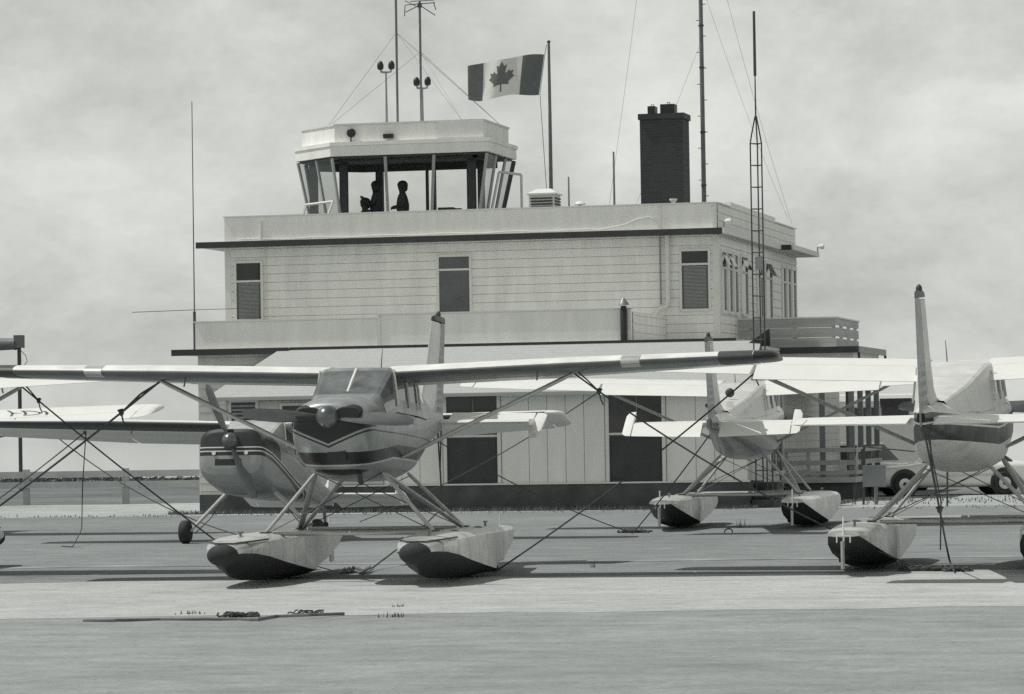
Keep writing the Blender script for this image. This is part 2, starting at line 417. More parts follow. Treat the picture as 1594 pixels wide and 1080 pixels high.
def aircraft(name, label, loc, rz, zt, pitch, fus_mat, gear='floats', elev=0.0, flap=R(7), prop_ang=0.0, tipdark=False,
             cover=False, wing_mat=None, stripe_wing=False, rudder_cap=True, boxy=False, letters=None, beacon=True, struts=True, pod=False, rear=True):
    root = empty(name, loc, rz)
    tag(root, label, 'aircraft', 'small high wing aircraft tied down on the apron')
    PY = 2.35                                                      # pitch pivot, aft of the spinner tip
    cp, sp_ = math.cos(pitch), math.sin(pitch)
    def X(v):
        y, z = v[1]-PY, v[2]
        return Vector((v[0], y*cp + z*sp_, -y*sp_ + z*cp + zt))
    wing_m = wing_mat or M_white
    # --- body
    if boxy:
        st = [(.19,-.44,.15,.45,4.2),(.22,-.56,.215,.535,4.4),(.34,-.64,.245,.565,4.4),(.6,-.69,.265,.575,4.2),(1.2,-.74,.30,.58,3.6)]
    else:
        st = [(.165,-.22,.09,.26,2.3),(.20,-.34,.165,.38,2.4),(.28,-.43,.215,.455,2.5),(.42,-.55,.25,.50,2.6),(.7,-.66,.275,.53,2.7),(1.2,-.73,.31,.55,2.8)]
    st += [(1.6,-.70,.33,.575,3.4),(2.6,-.58,.34,.56,3.0),(3.4,-.47,.34,.52,2.8),(4.6,-.28,.34,.39,2.5),(5.8,-.11,.34,.25,2.3),(6.9,.04,.33,.13,2.2),(7.32,.12,.30,.05,2.0)] if boxy else [(1.6,-.76,.33,.56,3.0),(2.6,-.74,.34,.56,3.0),(3.4,-.65,.34,.52,2.8),(4.6,-.38,.34,.39,2.5),(5.8,-.13,.34,.25,2.3),(6.9,.04,.33,.13,2.2),(7.32,.12,.30,.05,2.0)]
    rings = []
    for i in range(len(st)-1):
        for k in range(3):
            t = k/3; rings.append(superring(*[lerp(st[i][j], st[i+1][j], t) for j in range(5)]))
    rings.append(superring(*st[-1]))
    fus = MB().loft(rings).build('fuselage', fus_mat, root, 40, X, True)
    # --- cabin with glazed faces split off as parts of their own
    cst = [(1.00,.05,.24,.46,.38),(1.24,.05,.335,.525,.44),(1.80,.12,.655,.53,.47),(1.86,.12,.69,.53,.47),(1.94,.12,.70,.53,.47),(2.5,.12,.705,.53,.47),
           (2.60,.12,.705,.53,.47),(3.20,.12,.70,.52,.46),(3.32,.12,.69,.51,.45),(3.5,.12,.675,.49,.44),(4.3,.12,.52,.42,.33),(4.5,.14,.48,.39,.30),(5.9,.2,.35,.22,.15)]
    cr = [cabin_ring(*c) for c in cst]; n = len(cr[0])
    parts = {'shell': MB(), 'windshield': MB(), 'wl': MB(), 'wr': MB(), 'wl2': MB(), 'wr2': MB(), 'rear_window': MB()}
    vv = [Vector(p) for r in cr for p in r]
    for i in range(len(cr)-1):
        for k in range(n-1):
            key = 'shell'
            if i == 1 and 1 <= k <= n-3: key = 'windshield'
            elif i == 4 and k in (2, 3, 4): key = 'wl'
            elif i == 4 and n-2-k in (2, 3, 4): key = 'wr'
            elif i == 6 and k in (2, 3, 4): key = 'wl2'
            elif i == 6 and n-2-k in (2, 3, 4): key = 'wr2'
            elif rear and i == 9 and 3 <= k <= n-5: key = 'rear_window'
            q = [vv[i*n+k], vv[i*n+k+1], vv[(i+1)*n+k+1], vv[(i+1)*n+k]]
            parts[key].add(q, [(0, 1, 2, 3)])
    parts['shell'].build('cabin', fus_mat, root, 30, X, True)
    wsh = parts['windshield'].build('windshield', M_canvas if cover else M_wshield, root, 60, X)
    for k in ('wl', 'wr', 'wl2', 'wr2'): parts[k].build('side_window', M_glassdark, root, False, X)
    if rear: parts['rear_window'].build('rear_window', M_glassmid, root, False, X)
    for s_ in (-1, 1):
        for y_, w_ in ((1.84, .016), (2.55, .014), (3.26, .014)):
            MB().tube([(s_*.535, y_, .20), (s_*.505, y_, .45), (s_*.48, y_, .66)], w_, 6).build('window_post', M_white, root, True, X)
    if not cover:
        MB().tube([(0, 1.29, .355), (0, 1.55, .515), (0, 1.81, .67)], .022, 6).build('windshield_strip', M_white, wsh, True, X)
    # --- wings
    WZ, LE0, CH, DI = .60, 1.83, 1.63, math.tan(R(1.9))
    inc = R(1.8)
    def wpt(x, c, xs, zs, s, off=(0, 0)):
        yy = xs*c; zz = zs*c
        le = LE0 + (max(0, x-2.6)/2.6)*.16
        return (s*x, le + yy*math.cos(inc) + zz*math.sin(inc), WZ + (x-.45)*DI + zz*math.cos(inc) - (yy-.3*c)*math.sin(inc))
    def chord(x): return CH if x <= 2.6 else lerp(CH, 1.12, (x-2.6)/2.6)
    def hinge(pts, c, x, s, a):
        out = []
        for (xs, zs) in pts:
            dx, dz = xs-.71, zs-.01
            out.append((.71 + dx*math.cos(a) + dz*math.sin(a), .01 - dx*math.sin(a) + dz*math.cos(a)))
        return out
    for s in (-1, 1):
        sec = section(0, .70, 14)   # points run lower trailing edge, nose, upper trailing edge
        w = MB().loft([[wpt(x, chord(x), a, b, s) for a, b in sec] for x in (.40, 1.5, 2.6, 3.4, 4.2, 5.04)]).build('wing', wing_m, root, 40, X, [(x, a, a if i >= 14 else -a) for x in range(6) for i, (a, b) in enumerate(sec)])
        fs = section(.705, 1.0, 6)
        MB().loft([[wpt(x, chord(x), a, b, s) for a, b in hinge(fs, 1, x, s, flap)] for x in (.43, 1.6, 2.58)]).build('flap', M_white if wing_mat else wing_m, w, 40, X)
        MB().loft([[wpt(x, chord(x), a, b, s) for a, b in hinge(fs, 1, x, s, R(2))] for x in (2.62, 3.8, 5.02)]).build('aileron', M_white if wing_mat else wing_m, w, 40, X)
        full = section(0, 1.0, 14); tip = []
        for x, k, dz in ((5.045, 1, 0), (5.15, .97, 0), (5.25, .87, -.005), (5.31, .66, -.012), (5.335, .34, -.02)):
            c = chord(x); tip.append([wpt(x, c, .45 + (a-.45)*(.35+.65*k), .01 + (b-.01)*k, s) for a, b in full])
        tip_o = MB().loft(tip).build('wing_tip', M_black if tipdark else wing_m, w, 50, X)
        if tipdark:
            # painted band inboard of the tip and the leading-edge light housing: thin shells proud of the skin
            bs = [(a, b + (.0035 if i > 14 else -.0035)) for i, (a, b) in enumerate(section(0, .69, 14))]
            bs = [(a - .003 if a < .05 else a, b) for a, b in bs]
            MB().loft([[wpt(x, chord(x), a, b, s) for a, b in bs] for x in (4.60, 5.03)], False, False).build('trim_band', M_dark, w, 40, X)
            fr = [(a - (.005 if a < .08 else 0), b*1.04) for a, b in section(0, .13, 8)]
            MB().loft([[wpt(x, chord(x), a, b, s) for a, b in fr] for x in (3.38, 3.62)]).build('landing_light', M_silver, w, 40, X)
        if stripe_wing:
            bs = [(a, b) for a, b in section(0, .20, 12) if b <= .022]
            bs = [(a-.003, b-.003) for a, b in bs]
            MB().loft([[wpt(x, chord(x), a, b, s) for a, b in bs] for x in (.62, 2.6, 5.03)], False, False, False).build('leading_edge_stripe', M_dark, w, 40, X)
        # strut and its end fittings
        lo = Vector((s*.52, 2.02, -.46)); hi = Vector(wpt(2.72, CH, .30, -.045, s))
        if struts: MB().tube([lo, lo.lerp(hi, .06), lo.lerp(hi, .94), hi], [.03, .045, .045, .03], 10, True, .62).build('wing_strut', M_strut, root, True, X)
        MB().tube([Vector(wpt(2.3, CH, .05, -.02, s)) + Vector((0, .12, -.02)), Vector(wpt(2.3, CH, .05, -.02, s)) + Vector((0, .05, -.14))], .012, 6).build('pitot_tube', M_steel, w, False, X)
    hi_l = X(wpt(2.72, CH, .30, -.05, -1)); hi_r = X(wpt(2.72, CH, .30, -.05, 1))
    wing_m = M_white
    root['tie_l'] = list(hi_l); root['tie_r'] = list(hi_r)
    # --- tail
    def finring(z, le, te, tk, a=0.0, b=1.0, n=8):
        c = te-le; return [(zz*c*tk, le + xx*c, z) for xx, zz in section(a, b, n, True, 1.0)]
    fin = MB().loft([finring(z, le, te, tk, 0, .62) for z, le, te, tk in ((.28, 5.35, 7.25, .40), (.50, 5.95, 7.32, .50), (.9, 6.3, 7.45, .55), (1.60, 6.72, 7.60, .58))]).build('tail_fin', M_silver if wing_mat else M_fin, root, 40, X)
    rr = []; N = 26
    for i in range(N+1):
        t = i/N; z = lerp(.12, 1.62, t); le = lerp(5.6, 6.75, t); te = lerp(7.45, 7.68, t)
        k = (1.16 if i % 2 else .80)
        rr.append([(x*k, y, zz) for x, y, zz in finring(z, lerp(5.55, 6.76, t), te, lerp(.44, .52, t), .63, 1.0, 5)])
    MB().loft(rr).build('rudder', M_rudder if gear == 'floats' else wing_m, root, False, X)
    if rudder_cap:
        MB().loft([finring(1.625, 6.72, 7.70, .66, 0, 1), finring(1.68, 6.78, 7.70, .62, 0, 1), finring(1.71, 6.95, 7.66, .4, 0, 1)]).build('fin_cap', M_black if tipdark or beacon else wing_m, fin, 40, X)
        MB().lathe([(.035, 0), (.04, .03), (.03, .06), (.012, .08)], (0, 7.2, 1.70), 'Z', 10).build('beacon_lamp', M_dark, fin, True, X)
    for s in (-1, 1):
        def spt(x, c, le, a, b): return (s*x, le + a*c, .16 + b*c)
        stb = MB().loft([[spt(x, 1.15-(x*.14), 6.32 + x*.06, a, b) for a, b in section(0, .58, 8, True, .8)] for x in (.10, .8, 1.42)]).build('stabilizer', M_white, root, 40, X)
        el = []
        sec = section(.585, 1.0, 5, True, .8)
        for x in (.16, .5, .8, 1.1, 1.38):
            c = 1.15-(x*.14); hy = 6.32 + x*.06 + .6*c; ring = []
            for a, b in sec:
                px, py, pz = spt(x, c, 6.32 + x*.06, a, b); dy, dz = py-hy, pz-.16
                ring.append((px, hy + dy*math.cos(elev) + dz*math.sin(elev), .16 - dy*math.sin(elev) + dz*math.cos(elev)))
            el.append(ring)
        e_ = MB().loft(el).build('elevator', M_white, stb, 40, X)
        hb = []
        for x, (a0, b0) in ((1.40, (.10, 1.0)), (1.50, (.12, .98)), (1.55, (.25, .9))):
            c = 1.15-(1.38*.14); hy = 6.32 + 1.38*.06 + .6*c; ring = []
            for a, b in section(a0, b0, 6, True, .75 if x < 1.53 else .4):
                px, py, pz = spt(x, c, 6.32 + 1.38*.06, a, b); dy, dz = py-hy, pz-.16
                ring.append((px, hy + dy*math.cos(elev) + dz*math.sin(elev), .16 - dy*math.sin(elev) + dz*math.cos(elev)))
            hb.append(ring)
        MB().loft(hb).build('elevator_horn', M_white, e_, 40, X)
    root['tail'] = list(X((0, 7.1, .06)))
    # --- propeller
    hub = empty('propeller'); hub.parent = root
    MB().lathe([(.145, .27), (.15, .20), (.14, .12), (.11, .055), (.06, .015), (.012, 0)], (0, 0, 0), 'Y', 20).build('spinner', M_prop, hub, 50, X)
    for s in (-1, 1):
        rings = []
        for r, c, tw in ((.10, .10, 60), (.22, .15, 50), (.4, .19, 42), (.64, .20, 36), (.88, .175, 30), (1.02, .13, 27), (1.08, .06, 26)):
            ca, sa = math.cos(R(tw)), math.sin(R(tw)); ring = []
            for xx, zz in section(0, 1, 6, True, .8):
                u, w_ = (xx-.4)*c, zz*c
                d = s*r
                p = (d, .16 + (u*sa + w_*ca), s*(u*ca - w_*sa))
                ring.append((p[0]*math.cos(prop_ang) - p[2]*math.sin(prop_ang), p[1], p[0]*math.sin(prop_ang) + p[2]*math.cos(prop_ang)))
            rings.append(ring)
        MB().loft(rings).build('blade', M_prop, hub, 50, X)
    # --- nose details
    if boxy:
        for s in (-1, 1):
            q = [superring(.205, -.085, .115, .13, 4, 16), superring(.30, -.085, .115, .13, 4, 16)]
            MB().loft([[(x + s*.30, y, z) for x, y, z in r_] for r_ in q]).build('air_intake', M_black, root, 40, X)
            MB().lathe([(.035, -.02), (.035, 0), (.02, .03)], (s*.28, .188, -.20), 'Y', 12).build('landing_light', M_white, root, True, X)
        MB().box(-.26, .20, .188, .40, -.41, -.30).build('oil_cooler_inlet', M_black, root, False, X)
    else:
        for s in (-1, 1):
            q = [superring(.158, -.05, .115, .155, 2.6, 20), superring(.27, -.07, .16, .185, 2.6, 20)]
            MB().loft([[(x + s*.245, y, z) for x, y, z in r_] for r_ in q]).build('air_intake', M_black, root, 40, X)
        MB().box(-.03, .20, .275, .42, -.52, -.38).build('oil_cooler_inlet', M_black, root, False, X)
    MB().tube([(.22, .95, -.55), (.22, 1.0, -.72), (.22, 1.06, -.80)], .035, 8).build('exhaust_pipe', M_dark, root, True, X)
    MB().tube([(.15, 2.6, .70), (.16, 2.66, .98)], [.008, .004], 6).build('whip_aerial', M_whip, root, False, X)
    if pod: MB().ball((0, 4.55, .60), .085, .05, .085, 14, 10).build('aerial_housing', M_dark, root, True, X)
    # --- undercarriage
    if gear == 'floats':
        FX = 1.19
        fst = [  # y, deck z, chine z, keel z, half width, crown
            (-2.62, .52, .47, .40, .05, .02), (-2.58, .575, .49, .31, .14, .04), (-2.46, .635, .50, .215, .23, .06), (-2.2, .69, .485, .135, .31, .07), (-1.7, .725, .42, .075, .36, .075),
            (-1.0, .735, .305, .035, .378, .075), (0.0, .735, .17, .01, .38, .075), (.55, .73, .105, 0.0, .38, .075), (.56, .73, .15, .05, .375, .075),
            (1.4, .72, .28, .18, .345, .07), (2.2, .70, .44, .36, .28, .06), (2.75, .68, .58, .53, .20, .04), (2.78, .675, .59, .54, .19, .035)]
        fst = [(y*1.08, d*.85, c*.85, k*.9, hw, cr_) for (y, d, c, k, hw, cr_) in fst]
        for s in (-1, 1):
            up, bot = [], []
            for (y, d, c, k, hw, cr_) in fst:
                dk = d - cr_
                up.append([(-hw, y, c), (-hw*1.0, y, lerp(c, dk, .55)), (-hw*.97, y, dk), (-hw*.80, y, d-cr_*.35), (-hw*.42, y, d-.006), (0, y, d), (hw*.42, y, d-.006), (hw*.80, y, d-cr_*.35), (hw*.97, y, dk), (hw, y, lerp(c, dk, .55)), (hw, y, c)])
                bot.append([(-hw, y, c), (-hw*.55, y, lerp(c, k, .62)), (-.018, y, k), (.018, y, k), (hw*.55, y, lerp(c, k, .62)), (hw, y, c)])
            fo = MB()
            fo.loft([[(x + s*FX, y, z) for x, y, z in r_] for r_ in up], False, False, False)
            for rr_, rv in ((0, True), (-1, False)):
                o = len(fo.v); ring = [(x + s*FX, y, z) for x, y, z in up[rr_]] + [(x + s*FX, y, z) for x, y, z in bot[rr_][-2:0:-1]]
                fo.add(ring, [tuple(range(len(ring)))])
            fl = fo.build('float', M_float, root, 38)
            MB().loft([[(x + s*FX, y, z) for x, y, z in r_] for r_ in bot], False, False, False).build('float_bottom', M_fbot, fl, 30)
            # rubber bow bumper wrapped round the nose
            MB().ball((s*FX, -2.78, .405), .20, .13, .135, 16, 12).build('bow_bumper', M_rubber, fl, True)
            MB().tube([(s*FX - .34, -1.85, .570), (s*FX-.27, -2.40, .562), (s*FX-.12, -2.66, .545), (s*FX+.12, -2.66, .545), (s*FX+.27, -2.40, .562), (s*FX+.34, -1.85, .570)], .011, 6).build('deck_seam', M_dark, fl, True)
            for yy in (-1.9, 1.9):
                cl = MB(); cl.box(s*FX-.015, s*FX+.015, yy-.09, yy+.09, .645, .67); cl.box(s*FX-.012, s*FX+.012, yy-.02, yy+.02, .56, .647); cl.build('cleat', M_steel, fl)
            for yy in (-.9, .7):
                h = MB(); h.lathe([(.055, 0), (.055, .012), (.02, .02)], (s*FX + .12, yy, .612), 'Z', 12); h.build('hatch_cap', M_dark, fl, True)
            # water rudder with its post and yoke
            wr = MB(); wr.box(s*FX-.012, s*FX+.012, 3.03, 3.22, .10, .44); wr.build('water_rudder', M_strut, fl)
            wp = MB(); wp.tube([(s*FX, 3.015, .36), (s*FX, 3.015, .74)], .012, 8); wp.box(s*FX-.09, s*FX+.09, 3.0, 3.03, .50, .515); wp.box(s*FX-.09, s*FX-.075, 3.0, 3.04, .42, .50); wp.box(s*FX+.075, s*FX+.09, 3.0, 3.04, .42, .50)
            wp.build('rudder_post', M_white, fl)
            # struts
            a1, a2 = X((s*.44, 1.35, -.66)), X((s*.40, 3.05, -.62))
            b1, b2 = Vector((s*(FX-.10), -1.05, .61)), Vector((s*(FX-.10), .95, .61))
            for p, q in ((a1, b1), (a2, b2), (a1, Vector((s*(FX-.10), .86, .61)))):
                MB().tube([p, p.lerp(q, .05), p.lerp(q, .95), q], [.026, .04, .04, .024], 10, True, .6).build('float_strut', M_strut, root, True)
            for q in (b1, b2):
                f_ = MB(); f_.box(q.x-.05, q.x+.05, q.y-.09, q.y+.09, .595, .635); f_.build('strut_fitting', M_dark, fl)
        for yy in (-.98, .92):
            MB().tube([(-FX+.2, yy, .61), (FX-.2, yy, .61)], .042, 12, True, .7).build('spreader_bar', M_silver, root, True)
        for yy in (-.95, .9):
            for s in (-1, 1):
                MB().tube([(s*(FX-.12), yy, .62), X((-s*.42, 1.35 if yy < 0 else 3.05, -.66))], .006, 5).build('bracing_wire', M_dark, root)
    else:
        for s in (-1, 1):
            p0 = X((s*.40, 1.62, -.60)); wc = Vector((s*1.17, p0.y - .05, .20))
            MB().tube([p0, p0.lerp(wc + Vector((-s*.08, 0, .02)), .5), wc + Vector((-s*.09, 0, .02))], [.075, .06, .045], 10, True, .55).build('gear_leg', M_silver, root, True)
            wh = empty('main_wheel', wc); wh.parent = root
            MB().lathe([(.10, -.075), (.165, -.085), (.195, -.06), (.203, 0), (.195, .06), (.165, .085), (.10, .075)], (0, 0, 0), 'X', 24).build('tyre', M_rubber, wh, 50)
            MB().lathe([(.02, -.07), (.10, -.066), (.10, .066), (.02, .07)], (0, 0, 0), 'X', 20).build('hub', M_silver, wh, 40)
            MB().tube([p0 + Vector((s*.1, .06, -.1)), (p0+wc)/2 + Vector((-s*.03, .10, -.12)), wc + Vector((-s*.16, .02, -.03))], .009, 6).build('brake_line', M_dark, root, True)
        tw = X((0, 6.7, .02)); tc_ = Vector((0, tw.y + .12, .11))
        MB().tube([tw, tw.lerp(tc_, .6), tc_ + Vector((0, 0, .04))], [.04, .03, .03], 8).build('tail_spring', M_steel, root, True)
        MB().lathe([(.03, -.045), (.09, -.05), (.11, 0), (.09, .05), (.03, .045)], tc_, 'X', 18).build('tail_wheel', M_rubber, root, 50)
    return root

# paint schemes (trim as a function of body coordinates)
def paint_a(e, ax, y, z):
    v = e.add(z, e.mul(ax, -.42))
    chev = e.mul(e.mul(e.gt(v, -.325), e.lt(z, .02)), e.lt(y, .60))
    line_ = e.mul(e.between(v, -.375, -.352), e.lt(y, .60))
    low_hi = e.mr(y, .28, 1.7, -.43, -.30); low_lo = e.mr(y, .28, 1.5, -.60, -.455)
    low = e.mul(e.mul(e.lt(z, low_hi), e.gt(z, low_lo)), e.lt(y, 6.0))
    side = e.mul(e.between(z, -.165, -.145), e.gt(y, .60))
    nose_low = e.mul(e.lt(z, -.628), e.lt(y, .95))
    return e.mx(e.mx(e.mx(chev, line_), e.mx(low, side)), nose_low), e.mul(e.between(e.add(z, e.mul(low_lo, -1.0)), -.026, -.002), e.gt(y, .2))
def paint_b(e, ax, y, z):
    k = e.add(z, e.mr(y, .8, 2.6, 0.0, .16))
    dark = e.mx(e.between(k, -.24, -.10), e.mul(e.between(k, -.10, .30), e.lt(y, 1.35)))
    pin = e.mx(e.between(k, -.175, -.155), e.between(k, -.11, -.09))
    return dark, pin
def paint_d(e, ax, y, z):
    return e.between(z, e.mr(y, 3, 7, -.36, -.03), e.mr(y, 3, 7, -.03, .27)), e.between(z, e.mr(y, 3, 7, -.15, .135), e.mr(y, 3, 7, -.125, .16))
def paint_c(e, ax, y, z):
    return e.mx(e.lt(z, e.mr(y, 3, 7, -.08, .14)), e.gt(y, 6.95)), None
P_A = paint('paint_silver_navy', .32, .026, paint_a, .38, .35, .60, .1)
P_B = paint('paint_grey_striped', .36, .035, paint_b, .38, .2, .70, .1)
P_D = paint('paint_white_dark_band', .64, .018, paint_d, .42, .08, .70, .0)
P_C = paint('paint_white_grey', .66, .24, lambda e, ax, y, z: paint_c(e, ax, y, z)[0], .36, .2)

add_seams(M_float, .62)
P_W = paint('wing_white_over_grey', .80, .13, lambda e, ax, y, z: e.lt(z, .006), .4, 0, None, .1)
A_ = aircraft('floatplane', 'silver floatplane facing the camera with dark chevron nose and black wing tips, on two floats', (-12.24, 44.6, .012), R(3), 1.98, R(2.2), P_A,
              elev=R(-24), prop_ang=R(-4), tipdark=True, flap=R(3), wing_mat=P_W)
B_ = aircraft('wheeled_aeroplane', 'grey striped aeroplane on wheels parked behind the dark nosed floatplane, propeller upright', (-18.35, 60.1, .008), R(2), 1.34, R(11), P_B, gear='wheels',
              elev=R(8), prop_ang=R(-66), cover=True, boxy=True, flap=R(2), stripe_wing=True, struts=False)
C_ = aircraft('floatplane', 'white floatplane seen from behind in front of the building, elevators drooping, grey lower fuselage', (-10.87, 66.4, .008), R(182), 2.0, R(3.2), P_C, elev=R(-24)*-1, flap=R(10), prop_ang=R(8), pod=True, rear=False)
D_ = aircraft('floatplane', 'white floatplane seen from behind beside the white car, dark band along fuselage, tall ribbed rudder', (-4.86, 47.1, .012), R(180.4), 1.98, R(3.0), P_D, elev=0.0, flap=R(10), prop_ang=R(0), rear=False)
E_ = copy_tree(D_); E_.location = (-20.62, 47.2, .012)
tag(E_, 'white floatplane at the left edge with only its wing, strut and float end showing')
F_ = aircraft('wheeled_aeroplane', 'white aeroplane far left, only its lettered wing with rounded tip in view', (-27.35, 66.0, .008), R(176), 1.62, R(9), P_C, gear='wheels', elev=R(5), flap=R(6), struts=False)
bpy.context.view_layer.update()
fc_ = bpy.data.curves.new('registration_letters', 'FONT'); fc_.body = 'FDI'; fc_.size = .62; fc_.extrude = .002; fc_.materials.append(M_post)
ft_ = bpy.data.objects.new('text_source', fc_); COL.objects.link(ft_)
fm_ = bpy.data.meshes.new_from_object(ft_.evaluated_get(bpy.context.evaluated_depsgraph_get())); bpy.data.objects.remove(ft_)
fo_ = bpy.data.objects.new('registration_letters', fm_); COL.objects.link(fo_); fo_.parent = F_
fo_.location = (-2.30, .62, 2.395); fo_.rotation_euler = (R(-13.5), R(1.5), R(180))

# ------------------------------------------------------------------ control tower building
TW = empty('control_tower_building', (-21, 87, 0))
tag(TW, 'two storey white boarded airport building with glazed control cab on its roof', 'building')
TW.location = (0, 0, 0)
def lap_front(mb, x0, x1, y, z0, z1, h=.215, d=.03):
    z = z0
    while z < z1 - .03:
        t = min(z+h, z1)
        mb.add([(x0,y-d,z+.015),(x1,y-d,z+.015),(x1,y-d+.006,t),(x0,y-d+.006,t),(x0,y-.001,z+.015),(x1,y-.001,z+.015),(x1,y-.001,t),(x0,y-.001,t)], [(0,1,2,3),(4,5,1,0),(3,2,6,7)]); z += h
def lap_side(mb, y0, y1, x, z0, z1, h=.215, d=.03):
    z = z0
    while z < z1 - .03:
        t = min(z+h, z1)
        mb.add([(x+d,y0,z+.015),(x+d,y1,z+.015),(x+d-.006,y1,t),(x+d-.006,y0,t),(x+.001,y0,z+.015),(x+.001,y1,z+.015),(x+.001,y1,t),(x+.001,y0,t)], [(0,1,2,3),(4,5,1,0),(3,2,6,7)]); z += h
UX0, UX1, UY0, UY1 = -27.58, -14.93, 87.35, 100.3
LX0, LX1, LY0 = -27.0, -13.75, 83.15
m = MB(); m.box(UX0, UX1, UY0, UY1, 3.85, 6.6); m.box(LX0, LX1, LY0, 100, 0, 3.8)
core = m.build('wall', M_siding, TW)
m = MB(); lap_front(m, UX0, UX1, UY0, 3.97, 6.6); m.build('siding', M_siding, core)
m = MB(); lap_side(m, UY0, UY1, UX1, 3.97, 6.6); m.build('siding', M_siding, core)
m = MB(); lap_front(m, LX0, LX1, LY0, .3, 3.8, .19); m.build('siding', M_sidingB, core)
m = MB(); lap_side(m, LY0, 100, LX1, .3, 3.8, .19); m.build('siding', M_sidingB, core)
m = MB()
for x in (UX0, UX1-.10): m.box(x-.03, x+.13, UY0-.035, UY0+.05, 3.97, 6.58)
m.box(UX1-.02, UX1+.035, UY0-.03, UY0+.13, 3.97, 6.58)
m.build('corner_board', M_trim, core)
# slabs and parapets
m = MB(); m.box(-28.18, -14.72, 86.86, 96.0, 6.602, 6.72); m.box(-28.18, -14.40, 96.0, 100.9, 6.602, 6.72)
up_slab = m.build('roof_slab', M_soffit, TW)
m = MB(); m.box(-28.21, -14.72, 86.80, 86.858, 6.58, 6.735); m.build('gutter', M_fascia, up_slab); m = MB(); m.box(-14.719, -14.40, 95.92, 95.998, 6.59, 6.73); m.build('gutter', M_fascia, up_slab)
m = MB(); m.box(-14.718, -14.66, 86.80, 95.9, 6.60, 6.735); m.box(-14.398, -14.34, 96.0, 100.9, 6.60, 6.735); m.build('fascia_board', M_trim, up_slab)
par = MB(); par.box(-27.57, -14.93, 87.2, 87.32, 6.722, 7.36); par.box(-15.05, -14.93, 87.322, 100.2, 6.722, 7.36); par.box(-27.57, -27.45, 87.322, 100.2, 6.722, 7.36); par.box(-27.44, -15.06, 100.05, 100.2, 6.722, 7.36)
par.box(-15.04, -14.90, 89.2, 96.5, 7.362, 7.50)
pm = par.build('roof_parapet', M_parapet, TW)
m = MB(); lap_side(m, 87.3, 100.2, -14.928, 6.74, 7.34, .2, .02); m.build('parapet_boarding', M_siding, pm)
m = MB(); m.box(-27.60, -14.90, 87.17, 87.35, 7.362, 7.395); m.box(-15.07, -14.87, 87.352, 89.18, 7.362, 7.395); m.box(-15.07, -14.87, 96.52, 100.2, 7.362, 7.395)
m.box(-16.36, -16.30, 87.175, 87.199, 6.73, 7.36); m.box(-15.02, -14.95, 87.175, 87.199, 6.73, 7.36)
m.build('parapet_cap', M_trim, pm)
m = MB(); m.box(-27.4, -15.1, 87.33, 100.0, 6.722, 6.74); m.build('roof_surface', M_flat, TW)
# lower slab, deck and its parapet
m = MB(); m.box(-27.5, -13.72, 82.75, 87.3, 3.802, 3.90); dk = m.build('deck_slab', M_soffit, TW)
m = MB(); m.box(-27.53, -24.6, 82.69, 82.748, 3.78, 3.93); m.build('gutter', M_fascia, dk); m = MB(); m.box(-24.59, -13.75, 82.74, 82.748, 3.87, 3.93); m.build('gutter', M_fascia, dk)
m = MB(); m.box(-27.0, -22.40, 82.95, 83.07, 3.902, 4.575); m.box(-22.398, -16.27, 82.93, 83.07, 3.902, 4.66); m.box(-16.39, -16.27, 83.072, 87.3, 3.902, 4.62); m.box(-27.0, -26.88, 83.072, 87.3, 3.902, 4.575)
dp = m.build('deck_parapet', M_parapet, TW)
m = MB(); lap_side(m, 83.1, 87.3, -16.268, 3.92, 4.6, .2, .02); m.build('parapet_boarding', M_siding, dp)
m = MB(); m.box(-27.03, -22.41, 82.92, 83.09, 4.577, 4.61); m.box(-22.42, -16.24, 82.90, 83.09, 4.662, 4.695); m.box(-22.43, -22.36, 82.905, 82.929, 3.93, 4.66); m.build('parapet_cap', M_trim, dp)
# lean-to extension along the front
EX0, EX1, EY = -25.7, -13.27, 81.2
m = MB(); m.add([(-24.85,82.72,3.86),(EX1+.12,82.72,3.86),(EX1+.12,80.75,2.74),(EX0-.35,80.75,2.74),(EX0-.35,82.72,2.74),
                 (-24.85,82.72,3.80),(EX1+.12,82.72,3.80),(EX1+.12,80.75,2.66),(EX0-.35,80.75,2.66),(EX0-.35,82.72,2.66)],
                [(0,1,2,3),(0,3,4),(5,8,7,6),(5,9,8),(1,6,7,2),(2,7,8,3),(3,8,9,4)])
rf = m.build('shingle_roof', M_shingle, TW)
m = MB(); m.add([(EX1+.125,82.70,3.80),(EX1+.125,80.80,2.68),(EX1+.125,82.70,2.68)], [(0,1,2)]); m.add([(EX1-.3,82.66,3.72),(EX1+.34,82.66,3.72),(EX1+.36,82.45,4.12)], [(0,1,2)]); m.build('gable_end', M_fascia, rf)
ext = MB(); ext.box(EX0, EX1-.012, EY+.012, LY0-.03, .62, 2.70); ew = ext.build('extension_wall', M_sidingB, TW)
pan = MB(); x = -21.85
OPEN = [(-20.33, -19.12), (-16.48, -15.24)]
while x < EX1 - .05:
    w = min(.435, EX1 - x)
    if not any(a - .10 < x + w and b + .10 > x for a, b in OPEN): pan.box(x, x+w-.014, EY-.018, EY+.01, .64, 2.68)
    x += .435
for a, b in OPEN:
    for x0, x1 in ((a-.52, a-.10), (b+.10, b+.5)): pan.box(x0, x1-.014, EY-.019, EY+.01, .64, 2.68)
pan.build('panel_boards', M_panel, ew)
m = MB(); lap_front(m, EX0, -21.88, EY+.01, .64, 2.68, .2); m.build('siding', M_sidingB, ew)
m = MB(); m.box(EX0-.06, EX1+.03, EY-.05, LY0-.02, 0, .60); fd = m.build('foundation', M_found, TW)
m = MB(); m.box(EX0-.08, EX1+.05, EY-.09, EY-.02, .602, .638); m.build('sill_board', M_trim, fd)
